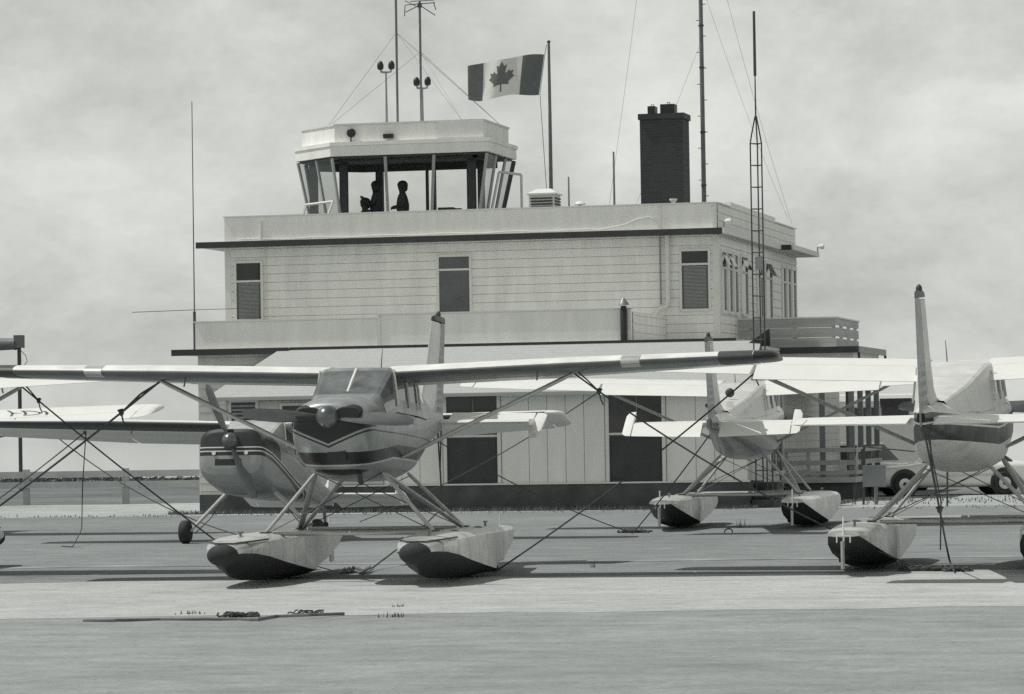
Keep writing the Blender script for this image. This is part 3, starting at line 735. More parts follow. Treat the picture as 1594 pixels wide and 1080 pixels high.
m = MB(); m.box(LX0, EX0-.09, LY0-.04, LY0+.3, 0, .42); m.build('foundation', M_found, TW)

def window(plane, c, a0, a1, z0, z1, tz=None, low='dark', up='dark', open_top=False, fw=.06, parent=None, dep=.07, mull=()):
    parent = parent or TW
    def bx(mb, u0, u1, d0, d1, za, zb):
        if plane == 'front': mb.box(u0, u1, c-d1, c-d0, za, zb)
        else: mb.box(c+d0, c+d1, u0, u1, za, zb)
    f = MB()
    bx(f, a0-fw, a0, 0, dep, z0-fw, z1+fw); bx(f, a1, a1+fw, 0, dep, z0-fw, z1+fw)
    bx(f, a0, a1, 0, dep, z1, z1+fw); bx(f, a0-fw*.4, a1+fw*.4, 0, dep+.03, z0-fw-.002, z0-.002)
    if tz: bx(f, a0, a1, .0, dep-.012, tz-.025, tz+.025)
    for q in mull: bx(f, q-.02, q+.02, .0, dep-.014, z0, z1)
    w = f.build('window', M_trim, parent)
    def glz(kind, za, zb, tilt=False):
        g_ = MB()
        if tilt:
            dz = (zb-za)
            p = [(a0+.02, .05, zb), (a1-.02, .05, zb), (a1-.02, .05 + dz*.45, za+.04), (a0+.02, .05 + dz*.45, za+.04)]
            g_.add([(u, c-d, z) if plane == 'front' else (c+d, u, z) for u, d, z in p], [(0,1,2,3)]); g_.build('hopper_sash', M_glassdark, w)
            b_ = MB(); bx(b_, a0, a1, .034, .038, za, zb); b_.build('pane', M_glassdark, w); return
        bx(g_, a0, a1, .034, .038, za, zb)
        if kind == 'blind':
            bl = MB(); z = za + .01
            while z < zb - .02:
                bx(bl, a0+.05, a1-.05, .034, .046, z, z+.015); z += .034
            bl.build('blind', M_blind, w); g_.build('pane', M_glassmid, w)
        else: g_.build('pane', {'dark': M_glassdark, 'mid': M_glassmid}[kind], w)
    if tz: glz(up, tz+.025, z1, open_top); glz(low, z0, tz-.025)
    else: glz(low, z0, z1)
    return w
window('front', UY0, -27.30, -26.66, 4.78, 6.20, 5.74, 'blind', 'dark')
window('front', UY0, -22.0, -21.22, 4.72, 6.22, 5.90, 'mid', 'mid')
window('front', UY0, -15.83, -15.17, 4.78, 6.20, 5.88, 'blind', 'dark')
for i, (a, b, o) in enumerate(((87.62, 88.2, 1), (88.5, 89.1, 1), (89.4, 89.95, 0), (90.55, 91.5, 1), (93.1, 94.0, 0), (94.55, 95.55, 1), (97.4, 98.0, 0), (98.3, 98.9, 0), (99.2, 99.85, 0))):
    window('side', UX1, a, b, 4.74, 6.18, 5.80, 'mid', 'dark', bool(o), .07)
# openings of the extension: louvred left window, wide dark window, two tall door bays
window('front', EY, -25.55, -25.47+.52, 1.5, 2.62, None, 'dark'); lv = MB()
for k in range(12): lv.box(-25.55, -24.95, EY-.055, EY-.032, 1.52+k*.09, 1.565+k*.09)
lv.build('louvre', M_steel, TW)
window('front', EY+.01, -24.3, -22.55, 1.3, 2.52, 1.9, 'dark', 'dark', mull=(-23.3,))
for i, (a, b) in enumerate(OPEN):
    d = MB(); d.box(a-.08, a, EY-.06, EY+.01, .642, 2.69); d.box(b, b+.08, EY-.06, EY+.01, .642, 2.69); d.box(a, b, EY-.04, EY+.01, 1.72, 1.76)
    door = d.build('door', M_trim, TW)
    q = MB(); q.box(a, b, EY-.022, EY+.0, 1.78, 2.66); q.build('glazing', M_glassdark, door)
    q = MB(); q.box((a+b)/2+.02, (a+b)/2+.045, EY-.04, EY-.024, 1.78, 2.66); q.build('glazing_bar', M_post, door)
    q = MB(); q.box(a, b, EY-.014, EY+.0, .645, 1.70)
    q.box(a+.05, b-.05, EY-.022, EY-.015, .72, 1.62)
    q.build('door_leaf', M_fascia, door)
# side of the lower storey
window('side', LX1, 87.2, 89.3, .75, 2.75, None, 'dark', fw=.08, mull=(88.2,))
# entrance steps by the extension's end
st_ = MB()
for k in range(3): st_.box(EX1+.06, EX1+.56, EY+.1+k*.28, EY+1.6, .02+k*.19, .19+k*.19)
st_.build('entrance_steps', M_found, TW)
hr = MB(); hr.tube([(EX1+.55, EY+.1, .1), (EX1+.55, EY+.1, 1.25), (EX1+.55, EY+1.3, 1.6), (EX1+.55, EY+1.3, .6)], .02, 6); hr.build('handrail', M_whip, TW)
# open porch at the right, its flat roof carrying the balcony
PX0, PX1, PY0, PY1 = LX1, -11.9, 89.5, 94.6
m = MB(); m.box(PX0-.4, PX1+.12, PY0-.2, PY1+.1, 3.70, 3.80); ps = m.build('porch_roof', M_soffit, TW)
m = MB(); m.box(PX0-.4, PX1+.14, PY0-.26, PY0-.202, 3.66, 3.82); m.build('gutter', M_fascia, ps)
m = MB(); m.box(PX1+.122, PX1+.17, PY0-.2, PY1+.1, 3.66, 3.82); m.build('fascia_board', M_steel, ps)
for yy in (PY0-.2, PY1): MB().tube([(PX1+.15, yy, 3.66), (PX1+.16, yy, 3.50), (PX1+.28, yy, 3.42), (PX1+.62, yy+.05, 3.30)], .035, 8).build('drain_spout', M_fascia, ps, True)
m = MB(); m.box(PX0+.03, PX1-.02, PY0, PY0+.12, 2.75, 3.698); m.box(PX1-.14, PX1-.02, PY0+.122, PY1-.13, 2.75, 3.698); m.box(PX0+.03, PX1-.02, PY1-.128, PY1, 2.75, 3.698); m.build('porch_lintel', M_panel, TW)
m = MB(); m.box(PX0+.03, PX1, PY0-.05, PY1, .42, .56); m.build('porch_floor', M_deckwood, TW)
m = MB(); m.box(PX0+.03, PX1-.1, PY0+.1, PY1-.1, 0, .419); m.build('porch_base', M_found, TW)
for (px_, py_) in ((PX1-.9, PY0+.01), (PX1-.16, PY0+.01), (PX1-.16, PY0+1.7), (PX1-.16, PY0+3.3), (PX1-.16, PY1-.14), (PX1-.9, PY1-.14)):
    MB().box(px_, px_+.13, py_, py_+.13, .562, 2.748).build('porch_post', M_post, TW)
for za, zb in ((.62, .72), (.86, .98), (1.18, 1.29)):
    r_ = MB(); r_.box(PX0+.04, PX1-.02, PY0-.035, PY0+.008, za, zb); r_.build('porch_rail', M_porch, TW)
    r_ = MB(); r_.box(PX1-.018, PX1+.02, PY0+.02, PY1, za, zb); r_.build('porch_rail', M_porch, TW)
for k in range(2):
    x_ = PX0 + .06 + k*.55; MB().box(x_, x_+.07, PY0-.034+.045, PY0+.08, .562, 1.29).build('rail_post', M_porch, TW)
bal = MB()
for za, zb in ((3.83, 4.065), (4.075, 4.315), (4.325, 4.55)): bal.box(-14.88, -12.45, 89.95, 90.0, za, zb)
for za, zb in ((3.83, 4.05), (4.10, 4.32), (4.38, 4.55)): bal.box(-12.448, -12.40, 89.95, 94.3, za, zb)
bl_ = bal.build('balcony_boards', M_deckwood, TW)
for yy in (90.1, 91.5, 92.9, 94.2): MB().box(-12.53, -12.45, yy, yy+.09, 3.802, 4.55).build('balcony_post', M_deckwood, bl_)
for xx in (-14.6, -13.5): MB().box(xx, xx+.09, 90.002, 90.08, 3.802, 4.55).build('balcony_post', M_deckwood, bl_)
m = MB(); m.box(-14.9, -12.38, 89.92, 90.03, 4.552, 4.59); m.box(-12.48, -12.37, 90.032, 94.3, 4.552, 4.59); m.build('balcony_rail', M_trim, bl_)
# downspout, conduits, stove pipe
dp_ = MB(); dp_.tube([(-16.17, 87.22, 6.60), (-16.17, 87.22, 5.0), (-16.2, 87.2, 4.86), (-16.42, 87.14, 4.78), (-16.46, 87.12, 4.68), (-16.46, 87.12, 3.92)], .055, 10); dp_.build('downspout', M_trim, TW, True)
MB().tube([(-16.36, 87.27, 6.58), (-16.36, 87.27, 4.9)], .02, 6).build('conduit', M_steel, TW)
cd = [(-27.2+i*.24, 87.165 + .012*math.sin(i*1.7), 6.80 + .015*math.sin(i*.9)) for i in range(40)] + [(-17.6, 87.15, 6.83), (-17.2, 87.15, 6.90), (-16.9, 87.15, 7.02), (-16.6, 87.15, 7.07), (-16.42, 87.15, 7.0), (-16.38, 87.15, 6.8)]
MB().tube(cd, .016, 6).build('cable_run', M_trim, TW, True)
MB().tube([(-26.6, 87.165, 7.25), (-26.6, 87.165, 6.76)], .03, 6).build('conduit', M_trim, TW)
MB().tube([(-26.52, 87.3, 6.58), (-26.52, 87.3, 3.95)], .018, 6).build('conduit', M_trim, TW)
sp2 = MB(); sp2.lathe([(.085, 3.90), (.085, 4.66), (.07, 4.68), (.07, 4.74)], (-16.42, 82.83, 0), 'Z', 14); stv = sp2.build('stove_pipe', M_black, TW, 40)
MB().lathe([(.135, 4.76), (.12, 4.80), (.02, 4.93)], (-16.42, 82.83, 0), 'Z', 14).build('pipe_cowl', M_steel, stv, 40)
# roof furniture
CXc, CYc = -17.13, 92.3
m = MB(); m.box(CXc-.57, CXc+.57, CYc-.45, CYc+.45, 6.742, 9.88); ch = m.build('chimney', M_brick, TW)
m = MB(); m.box(CXc-.61, CXc+.61, CYc-.49, CYc+.49, 9.882, 10.03); m.build('chimney_cap', M_fascia, ch)
for xx, w_, h_ in ((-.31, .095, .20), (.12, .19, .24)):
    f_ = MB(); f_.prism([(CXc+xx-w_, CYc-.2), (CXc+xx+w_, CYc-.2), (CXc+xx+w_, CYc+.2), (CXc+xx-w_, CYc+.2)], 10.032, 10.03+h_+.02); fl_ = f_.build('flue_pot', M_black, ch)
    MB().tube([(CXc+xx-.03, CYc, 10.05+h_), (CXc+xx-.03, CYc, 10.11+h_), (CXc+xx+.03, CYc, 10.11+h_), (CXc+xx+.03, CYc, 10.05+h_)], .013, 6).build('lifting_eye', M_steel, fl_)
v_ = MB(); v_.box(-19.98, -19.32, 88.7, 89.4, 6.742, 7.80)
vb = v_.build('roof_ventilator', M_trim, TW); lv = MB()
for k in range(4): lv.box(-19.93, -19.37, 88.67, 88.698, 7.47+k*.075, 7.505+k*.075); lv.box(-19.318, -19.29, 88.75, 89.35, 7.47+k*.075, 7.505+k*.075)
lv.build('vent_slots', M_fascia, vb)
c_ = MB(); c_.prism([(-20.02, 88.64), (-19.26, 88.64), (-19.26, 89.45), (-20.02, 89.45)], 7.802, 7.84, None); c_.prism([(-20.02, 88.64), (-19.26, 88.64), (-19.26, 89.45), (-20.02, 89.45)], 7.841, 7.96, [(-19.8, 88.85), (-19.45, 88.85), (-19.45, 89.25), (-19.8, 89.25)]); c_.build('vent_hood', M_white, vb)
p_ = onY(903, 312, 89); m = MB(); m.lathe([(.05, 6.742), (.05, 7.52)], (p_.x, 89, 0), 'Z', 12); mv = m.build('mushroom_vent', M_trim, TW, 40)
MB().lathe([(.14, 7.53), (.15, 7.55), (.10, 7.61), (.02, 7.63)], (p_.x, 89, 0), 'Z', 16).build('vent_cap', M_white, mv, 40)
for px_, vt, yy, r_ in ((885, 275, 91, .03), (955, 236, 93, .035)):
    p_ = onY(px_, vt, yy); MB().tube([(p_.x, yy, 6.742), (p_.x, yy, p_.z)], [r_, r_*.7], 8).build('vent_pipe', M_steel, TW, True)
p_ = onY(1048, 310, 90); MB().lathe([(.06, 6.742), (.06, 7.60), (.10, 7.64), (.10, 7.68)], (p_.x, 90, 0), 'Z', 12).build('vent_pipe', M_trim, TW, 40)
for (x_, y_, z_) in ((-14.70, 86.95, 6.74), (-14.36, 100.7, 6.74)):
    l_ = MB(); l_.tube([(x_, y_, z_), (x_, y_, z_+.14)], .02, 6); lm = l_.build('eave_lamp', M_steel, TW); MB().lathe([(.03, 0), (.07, .05), (.075, .16), (.02, .17)], (x_+.02, y_, z_+.15), 'X', 10).build('lamp_hood', M_trim, lm, True)
# control cab ------------------------------------------------------------
cab = empty('control_cab'); cab.parent = TW
CX0, CX1, CY0, CY1, CC = -25.43, -21.22, 89.6, 92.8, 1.34
plan = [(CX0, CY0), (CX1, CY0), (CX1, CY1), (CX0, CY1), (CX0-CC, CY1-CC+.3), (CX0-CC, CY0+CC)]
cen = Vector((-23.7, 91.2))
def scl(poly, d):
    """inset a convex plan by d metres"""
    out = []; n = len(poly)
    for i in range(n):
        a, b, c = Vector(poly[i-1]), Vector(poly[i]), Vector(poly[(i+1) % n])
        e1, e2 = (b-a).normalized(), (c-b).normalized(); n1, n2 = Vector((-e1.y, e1.x)), Vector((-e2.y, e2.x))
        k = d / max(.2, 1 + n1.dot(n2)); p = b + (n1+n2)*k; out.append((p.x, p.y))
    return out
top_in, sill_in = scl(plan, .05), scl(plan, .34)
ZS, ZT = 7.45, 9.02
m = MB(); m.prism(plan, ZT, ZT+.26); m.prism(scl(plan, -.03), ZT+.262, ZT+.36)
fa = m.build('cab_fascia', M_parapet, cab)
m = MB(); m.prism(scl(plan, .17), ZT+.362, ZT+.80); dr = m.build('cab_roof_drum', M_parapet, cab)
m = MB(); m.prism(scl(plan, .14), ZT+.802, ZT+.85); m.box(-22.62, CX1-.16, CY0+.13, CY0+.16, ZT+.40, ZT+.80); m.build('drum_cap', M_trim, dr)
m = MB(); m.lathe([(.02, -.02), (.10, -.015), (.115, 0), (.115, .05), (.02, .06)], (-24.9, CY0+.10, ZT+.60), 'Y', 20); m.tube([(-24.9, CY0+.1, ZT+.49), (-24.9, CY0+.1, ZT+.37)], .02, 6); m.build('horn_speaker', M_black, dr, 40)
MB().box(-24.03, -23.77, CY0+.06, CY0+.165, ZT+.43, ZT+.54).build('signal_box', M_black, dr)
MB().lathe([(.07, 0), (.08, .03), (.03, .08)], (-21.9, 90.6, ZT+.85), 'Z', 12).build('roof_knob', M_dark, dr, True)
m = MB(); m.prism(scl(plan, .34), 6.742, ZS); m.build('cab_base_wall', M_parapet, cab)
m = MB(); m.prism(scl(plan, .26), ZS+.002, ZS+.05); m.build('cab_sill', M_trim, cab)
m = MB(); m.prism(scl(plan, .10), ZT-.05, ZT-.002); m.build('cab_ceiling', M_interior, cab)
def post(a, b, r, nm, mt):
    MB().tube([(a[0], a[1], ZS+.05), (b[0], b[1], ZT-.04)], r, 4).build(nm, mt, cab)
sl_, tl_ = scl(plan, .34), scl(plan, .06)
nP = len(plan)
divs = {0: (.345, .66), 1: (.33, .68), 2: (), 3: (), 4: (), 5: (.55,)}
for i in range(nP):
    a0, b0 = Vector(sl_[i]), Vector(sl_[(i+1) % nP]); a1, b1 = Vector(tl_[i]), Vector(tl_[(i+1) % nP])
    fr = [0] + list(divs[i]) + [1]
    front = i in (0, 1, 5)
    for q in (fr[:-1] if i != 3 else []):
        post(a0.lerp(b0, q), a1.lerp(b1, q), .042 if front else .06, 'cab_mullion', M_porch if front else M_interior)
    for k in range(len(fr)-1):
        if i == 1 and k == 1: continue
        m = MB(); p0, p1 = a0.lerp(b0, fr[k]), a0.lerp(b0, fr[k+1]); q0, q1 = a1.lerp(b1, fr[k]), a1.lerp(b1, fr[k+1])
        m.add([(p0.x,p0.y,ZS+.06),(p1.x,p1.y,ZS+.06),(q1.x,q1.y,ZT-.05),(q0.x,q0.y,ZT-.05)], [(0,1,2,3)]); m.build('cab_pane', M_cabside if i in (1, 5) else M_cabglass, cab)
# thick inner piers and the dark lintel round the back
li = scl(plan, .42)
m = MB(); lo_ = [li[i] for i in range(nP)]
def wallseg(a, b, z0, z1, t=.10):
    a, b = Vector(a), Vector(b); nn = (b-a).normalized(); nn = Vector((-nn.y, nn.x))*t
    mm = MB(); mm.prism([(a.x, a.y), (b.x, b.y), (b.x+nn.x, b.y+nn.y), (a.x+nn.x, a.y+nn.y)], z0, z1); return mm
for i in (2, 3, 4): wallseg(li[i], li[(i+1) % nP], ZT-.24, ZT-.052).build('cab_lintel', M_interior, cab)
for i in (0, 1, 5): wallseg(li[i], li[(i+1) % nP], ZT-.12, ZT-.053).build('cab_lintel', M_interior, cab)
for px_, w_, yy in ((534, .20, 90.35), (590, .19, 92.3), (675, .07, 92.3), (664, .05, 92.3), (733, .22, 90.4), (748, .16, 91.6)):
    p_ = onY(px_, 290, yy); MB().box(p_.x-w_/2, p_.x+w_/2, yy, yy+.16, ZS+.052, ZT-.055).build('cab_pier', M_interior, cab)
p_ = onY(487, 280, 91.4); MB().box(p_.x-.1, p_.x+.1, 91.4, 91.56, ZS+.052, ZT-.055).build('cab_pier', M_interior, cab)
# desk with instruments
p_ = onY(705, 320, 90.3); m = MB(); m.box(p_.x-.38, p_.x+.02, 90.2, 90.5, ZS+.052, ZS+.20); m.box(p_.x+.06, p_.x+.22, 90.2, 90.4, ZS+.052, ZS+.17); m.build('console', M_interior, cab)
# opened awning sashes
def sash(corners, nm='open_sash'):
    c4 = [Vector(c) for c in corners]; f_ = MB()
    for k in range(4): f_.tube([c4[k], c4[(k+1) % 4]], .035, 4)
    o = f_.build(nm, M_trim, cab); MB().add(c4, [(0,1,2,3)]).build('sash_pane', M_cabglass, o)
s5, s0 = Vector(sl_[5]), Vector(sl_[0]); dirv = (s0-s5); nn = Vector((dirv.y, -dirv.x)).normalized()
a_, b_ = s5.lerp(s0, .05) + nn*.16, s5.lerp(s0, .95) + nn*.16
sash([(a_.x, a_.y, ZS+.42), (b_.x, b_.y, ZS+.42), (b_.x+nn.x*.10-.05, b_.y+nn.y*.10, ZS+.08), (a_.x+nn.x*.10-.03, a_.y+nn.y*.10, ZS+.08)])
sash([(CX1-.02, 90.85, ZT-.45), (CX1+.50, 91.15, ZT-.52), (CX1+.50, 91.15, ZS+.08), (CX1-.25, 90.85, ZS+.08)])
# ------------------------------------------------------------------ people in the cab
def person(name, label, loc, rz, pose, s=1.0):
    root = empty(name, loc, rz); tag(root, label, 'person', 'people in the control cab')
    V = []; E = []; RD = []
    def v(p, r, par=None):
        V.append(Vector(p)*s); RD.append(r*s*(1.5 if r > .13 else 1.25 if r > .03 else 1))
        if par is not None: E.append((par, len(V)-1))
        return len(V)-1
    sit = pose == 'sit'
    hz = .46 if sit else .90
    pel = v((0, 0, hz), (.155)); ab = v((0, .01, hz+.18), .14, pel); chst = v((0, .015, hz+.40), .16, ab); nk0 = v((0, .0, hz+.52), .085, chst)
    nk = v((0, -.01, hz+.58), .058, nk0); hd = v((0, -.02, hz+.67), .085, nk); hd2 = v((0, -.015, hz+.74), .092, hd); v((0, -.005, hz+.80), .06, hd2)
    nose = v((0, -.115, hz+.685), .022, hd)
    for sd in (-1, 1):
        v((sd*.088, .005, hz+.69), .014, hd)
        hip = v((sd*.10, 0, hz-.06), .10, pel)
        if sit:
            kn = v((sd*.11, -.42, hz-.04), .07, hip); an = v((sd*.11, -.42, .09), .045, kn); v((sd*.11, -.56, .04), .04, an)
        else:
            kn = v((sd*.11, -.01, .48), .068, hip); an = v((sd*.11, .02, .09), .045, kn); v((sd*.12, -.14, .035), .04, an)
        sh = v((sd*.19, .01, hz+.46), .068, chst)
        if pose == 'fold': el, wr = (sd*.27, .02, hz+.18), (sd*.07, -.20, hz+.14)
        elif pose == 'raise' and sd == 1: el, wr = (.25, -.10, hz+.22), (.16, -.30, hz+.36)
        else: el, wr = (sd*.25, -.05, hz+.20), (sd*.15, -.27, hz+.22)
        e = v(el, .05, sh); w = v(wr, .034, e); d = (Vector(wr)-Vector(el)).normalized()
        pm_ = v(Vector(wr) + d*.07, .036, w)
        for k in range(4): f1 = v(Vector(wr) + d*.12 + Vector((0, 0, (k-1.5)*.02)), .010, pm_); v(Vector(wr) + d*(.15+.01*(k in (1, 2))) + Vector((0, -.01, (k-1.5)*.02-.015)), .008, f1)
        v(Vector(wr) + d*.08 + Vector((0, -.02, .05)), .011, w)
    me = bpy.data.meshes.new('body'); me.from_pydata([tuple(p) for p in V], E, []); me.update()
    o = bpy.data.objects.new('body', me); COL.objects.link(o); o.parent = root
    sk = o.modifiers.new('skin', 'SKIN'); ss = o.modifiers.new('sub', 'SUBSURF'); ss.levels = 1; ss.render_levels = 1
    for i, r in enumerate(RD): me.skin_vertices[0].data[i].radius = (r, r)
    me.skin_vertices[0].data[0].use_root = True
    me.materials.append(M_cloth); sk.use_smooth_shade = True
    h = MB(); h.ball((0, .012*s, (hz+.755)*s), .135*s, .15*s, .125*s, 14, 10); h.ball((0, .07*s, (hz+.68)*s), .115*s, .085*s, .12*s, 12, 8); h.build('hair', M_hair, root, True)
    return root
ZF = 6.745
p1 = onY(585, 284, 91.3); p2 = onY(626, 284, 91.0); p3 = onY(568, 310, 91.0)
person('person', 'standing person in dark clothes in control cab, one hand raised to chest', (p1.x, 91.3, ZF), R(-75), 'raise', (p1.z-ZF)/1.72)
person('person', 'person standing alone between cab mullions facing left with folded arms', (p2.x, 91.0, ZF), R(-78), 'fold', (p2.z-ZF)/1.72)
person('person', 'seated person at the cab window, only dark haired head above parapet', (p3.x, 91.0, ZF), R(-60), 'sit', (p3.z-ZF)/1.29)
bpy.context.view_layer.update()
# stool under the seated person
m = MB(); m.lathe([(.18, .40*1.0), (.19, .42), (.18, .45)], (p3.x, 91.0, ZF), 'Z', 14)
stl = empty('stool'); tag(stl, 'round stool under the seated person in the control cab', 'stool'); m.build('seat', M_dark, stl, 40); MB().tube([(p3.x, 91.0, ZF), (p3.x, 91.0, ZF+.40)], .035, 8).build('stem', M_steel, stl)

# ------------------------------------------------------------------ flag, poles and aerials
FPX, FPY = -20.12, 92.0
fp = MB(); fp.tube([(FPX, FPY, 6.742), (FPX, FPY, 9.5), (FPX, FPY, 12.0)], [.055, .048, .034], 12)
fpo = fp.build('flagpole', M_mast, None, True); tag(fpo, 'tall flagpole on the roof behind the white ventilator', 'flagpole')
MB().ball((FPX, FPY, 12.03), .05, .05, .04).build('finial', M_dark, fpo, True)
MB().tube([(FPX-.05, FPY-.05, 11.95), (FPX-.10, FPY-.05, 11.70), (FPX-.25, FPY-.04, 10.66), (FPX-.07, FPY-.05, 7.4)], .008, 5).build('halyard', M_dark, fpo)
FW, FH = 2.28, 1.02
def flagpt(u, w, off=0.0):
    """u 0 hoist..1 fly, w 0 bottom..1 top"""
    d = u*FW*(1 - .03*u)
    x = FPX - .13 - d*.985 - .15*(1-w)*(1-u)
    amp = .03 + .07*u
    y = FPY - .05 + amp*math.sin(u*8.2 + .9 + w*.5) + .03*math.sin(u*17 + w*2)
    curl = max(0, u-.88)/.12
    x += curl**2*.10; y += curl**2*.10
    z = 11.68 - (1-w)*FH*(1 - .03*math.sin(u*6)) - .16*u + .05*math.sin(u*5.5)*w + .06*u*u*(1-w)*1.6 + .05*math.sin(u*9+1)*(w-.5)
    p = Vector((x, y, z))
    return p
def flagpatch(u0, u1, nu, nw=14):
    mb = MB(); vs = [flagpt(u0 + (u1-u0)*i/nu, j/nw) for i in range(nu+1) for j in range(nw+1)]
    mb.add(vs, [(i*(nw+1)+j, (i+1)*(nw+1)+j, (i+1)*(nw+1)+j+1, i*(nw+1)+j+1) for i in range(nu) for j in range(nw)]); return mb
fl = flagpatch(.25, .75, 24).build('flag', M_flagwhite, None, True); tag(fl, 'waving maple leaf flag with dark side bands flying left from its pole', 'flag')
flagpatch(0, .25, 12).build('flag_band', M_red, fl, True); flagpatch(.75, 1.0, 14).build('flag_band', M_red, fl, True)
half = [(0, .46), (.075, .31), (.155, .355), (.115, .13), (.145, .105), (.235, .195), (.26, .14), (.365, .165), (.325, .065), (.355, .02), (.40, .0), (.225, -.155), (.245, -.235), (.02, -.20), (.022, -.42)]
leaf = half + [(-x, y) for x, y in reversed(half[1:])]
lm = bmesh.new(); lv_ = [lm.verts.new((x, y, 0)) for x, y in leaf]; lm.faces.new(lv_); bmesh.ops.triangulate(lm, faces=lm.faces)
bmesh.ops.subdivide_edges(lm, edges=lm.edges[:], cuts=3, use_grid_fill=True)
base = [(v.co.x, v.co.y) for v in lm.verts]; lm.verts.index_update(); fcs = [[v.index for v in f.verts] for f in lm.faces]; lm.free()
mb = MB()
for sgn in (-1, 1):
    mb.add([flagpt(.5 + x*FH*.93/FW, .5 + .02 + y*.93) + Vector((0, sgn*.008, 0)) for x, y in base], fcs if sgn > 0 else [f[::-1] for f in fcs])
mb.build('maple_leaf', M_red, fl)

def mast(name, label, pts, r, m_, cat='mast', n=8): return tag(MB().tube(pts, r, n).build(name, m_, None, True), label, cat)
p_ = onY(1096, 315, 93)
mm = mast('roof_mast', 'thick grey pole mast on the roof right of the chimney, cut by the picture top', [(p_.x, 93, 6.742), (p_.x, 93, 15.5)], [.065, .05], M_mast)
jb = MB()
for z in (9.6, 11.3, 8.2, 12.4): jb.lathe([(.075, -.02), (.075, .02)], (p_.x, 93, z), 'Z', 10)
for i in range(16): jb.tube([(p_.x+.05, 93, 7.5+i*.42), (p_.x+(.13 if i % 2 else -.13), 93, 7.5+i*.42)], .010, 5)
jb.build('climbing_pegs', M_dark, mm)
MX, MY = -13.02, 81.6
lt = empty('lattice_mast', (0, 0, 0)); tag(lt, 'narrow ladder like lattice mast with whip aerial, beside the right end of the shingle roof', 'mast')
for sx, sy in ((-.13, 0), (.13, 0), (0, .22)):
    MB().tube([(MX+sx, MY+sy, 0), (MX+sx, MY+sy, 8.35), (MX+sx*.75, MY+sy*.75, 8.55), (MX+sx*.12, MY+.05, 8.98)], .017, 6).build('mast_leg', M_whip, lt)
for i in range(17):
    z = .35 + i*.5; rg = MB()
    rg.tube([(MX-.13, MY, z), (MX+.13, MY, z)], .013, 5); rg.tube([(MX+.13, MY, z), (MX, MY+.22, z)], .010, 5); rg.tube([(MX, MY+.22, z), (MX-.13, MY, z)], .010, 5)
    rg.build('rung', M_whip, lt)
MB().tube([(MX, MY+.05, 8.9), (MX, MY+.05, 9.9), (MX, MY+.05, 9.92), (MX, MY+.05, 11.4)], [.02, .014, .035, .03], 8).build('whip_aerial', M_whip, lt, True)
MB().box(MX-.05, MX+.12, MY-.08, MY-.02, 5.45, 5.75).build('junction_box', M_steel, lt)
wp = mast('whip_mast', 'thin dark whip aerial rising beside the left corner of the building', [(-27.55, 84.6, 3.9), (-27.55, 84.6, 4.9), (-27.55, 84.6, 4.92), (-27.54, 84.6, 10.1)], [.038, .038, .016, .010], M_whip, 'aerial')
MB().tube([(-27.55, 84.6, 4.95), (-29.1, 84.4, 4.92)], .008, 5).build('radial_rod', M_whip, wp); MB().tube([(-27.55, 84.6, 4.95), (-26.4, 85.2, 4.98)], .007, 5).build('radial_rod', M_whip, wp)
ZR = ZT + .86
for (px_, vt, yy, nm, lb) in ((619, -40, 91.6, 'tv_aerial_mast', 'left tall aerial mast on the cab roof with its beams above the picture'), (656, 8, 91.9, 'tv_aerial_mast', 'aerial mast on the cab roof with crossed beam rods in view')):
    p_ = onY(px_, 186, yy); q_ = onY(px_-5 if vt > 0 else px_-4, vt, yy)
    am = mast(nm, lb, [(p_.x, yy, ZR-.01), (p_.x, yy, q_.z + .12)], .032, M_mast, 'aerial')
    rods = [((-.40, 0, .02), (.42, 0, .05)), ((-.33, -.2, -.19), (.0, 0, .0)), ((.0, 0, .0), (.36, .25, -.26)), ((-.40, 0, .0), (-.41, -.02, -.28)), ((-.45, .2, .16), (-.02, 0, -.06)), ((-.25, 0, .11), (.40, 0, .12)), ((.38, 0, .05), (.44, .0, -.14))]
    for k, (a, b) in enumerate(rods):
        c = Vector((p_.x, yy, q_.z + (.25 if vt < 0 else 0))); a, b = Vector(a), Vector(b)
        if vt < 0: a, b = a + Vector((-.05, 0, -.15)), b + Vector((-.05, 0, -.15))
        MB().tube([c+a, c+b], .013, 5).build('beam_rod', M_whip, am)
    MB().box(p_.x-.05, p_.x+.05, yy-.05, yy+.05, q_.z-.06, q_.z+.05).build('clamp', M_dark, am)
    for (gx, gy) in ((-25.9, 90.9), (-21.4, 91.8), (-22.0, 90.0)):
        MB().tube([(p_.x, yy, lerp(ZR, q_.z, .62)), (gx, gy, ZR-.02)], .005, 4).build('guy_wire', M_mast, am)
for (px_, vt, vb_, yy, lb) in ((600, 104, 188, 91.0, 'left pair of dark obstruction lamps on a thin post above the cab'), (656, 129, 188, 91.2, 'right pair of dark obstruction lamps, set lower in front of the aerial mast')):
    p_, q_ = onY(px_+2, vb_, yy), onY(px_, vt, yy)
    ol = empty('obstruction_light'); tag(ol, lb, 'lamp', 'obstruction lamps on the cab roof')
    MB().tube([(p_.x, yy, ZR-.01), (p_.x, yy, q_.z-.14)], [.035, .022], 8).build('post', M_steel, ol, True)
    MB().tube([(p_.x-.15, yy, q_.z-.04), (p_.x-.13, yy, q_.z-.13), (p_.x, yy, q_.z-.15), (p_.x+.13, yy, q_.z-.13), (p_.x+.15, yy, q_.z-.04)], .03, 8).build('yoke', M_steel, ol, True)
    for sd in (-.15, .15): MB().lathe([(.06, -.07), (.085, -.03), (.09, .05), (.06, .13), (.02, .16)], (p_.x+sd, yy, q_.z), 'Z', 12).build('lamp', M_black, ol, True)
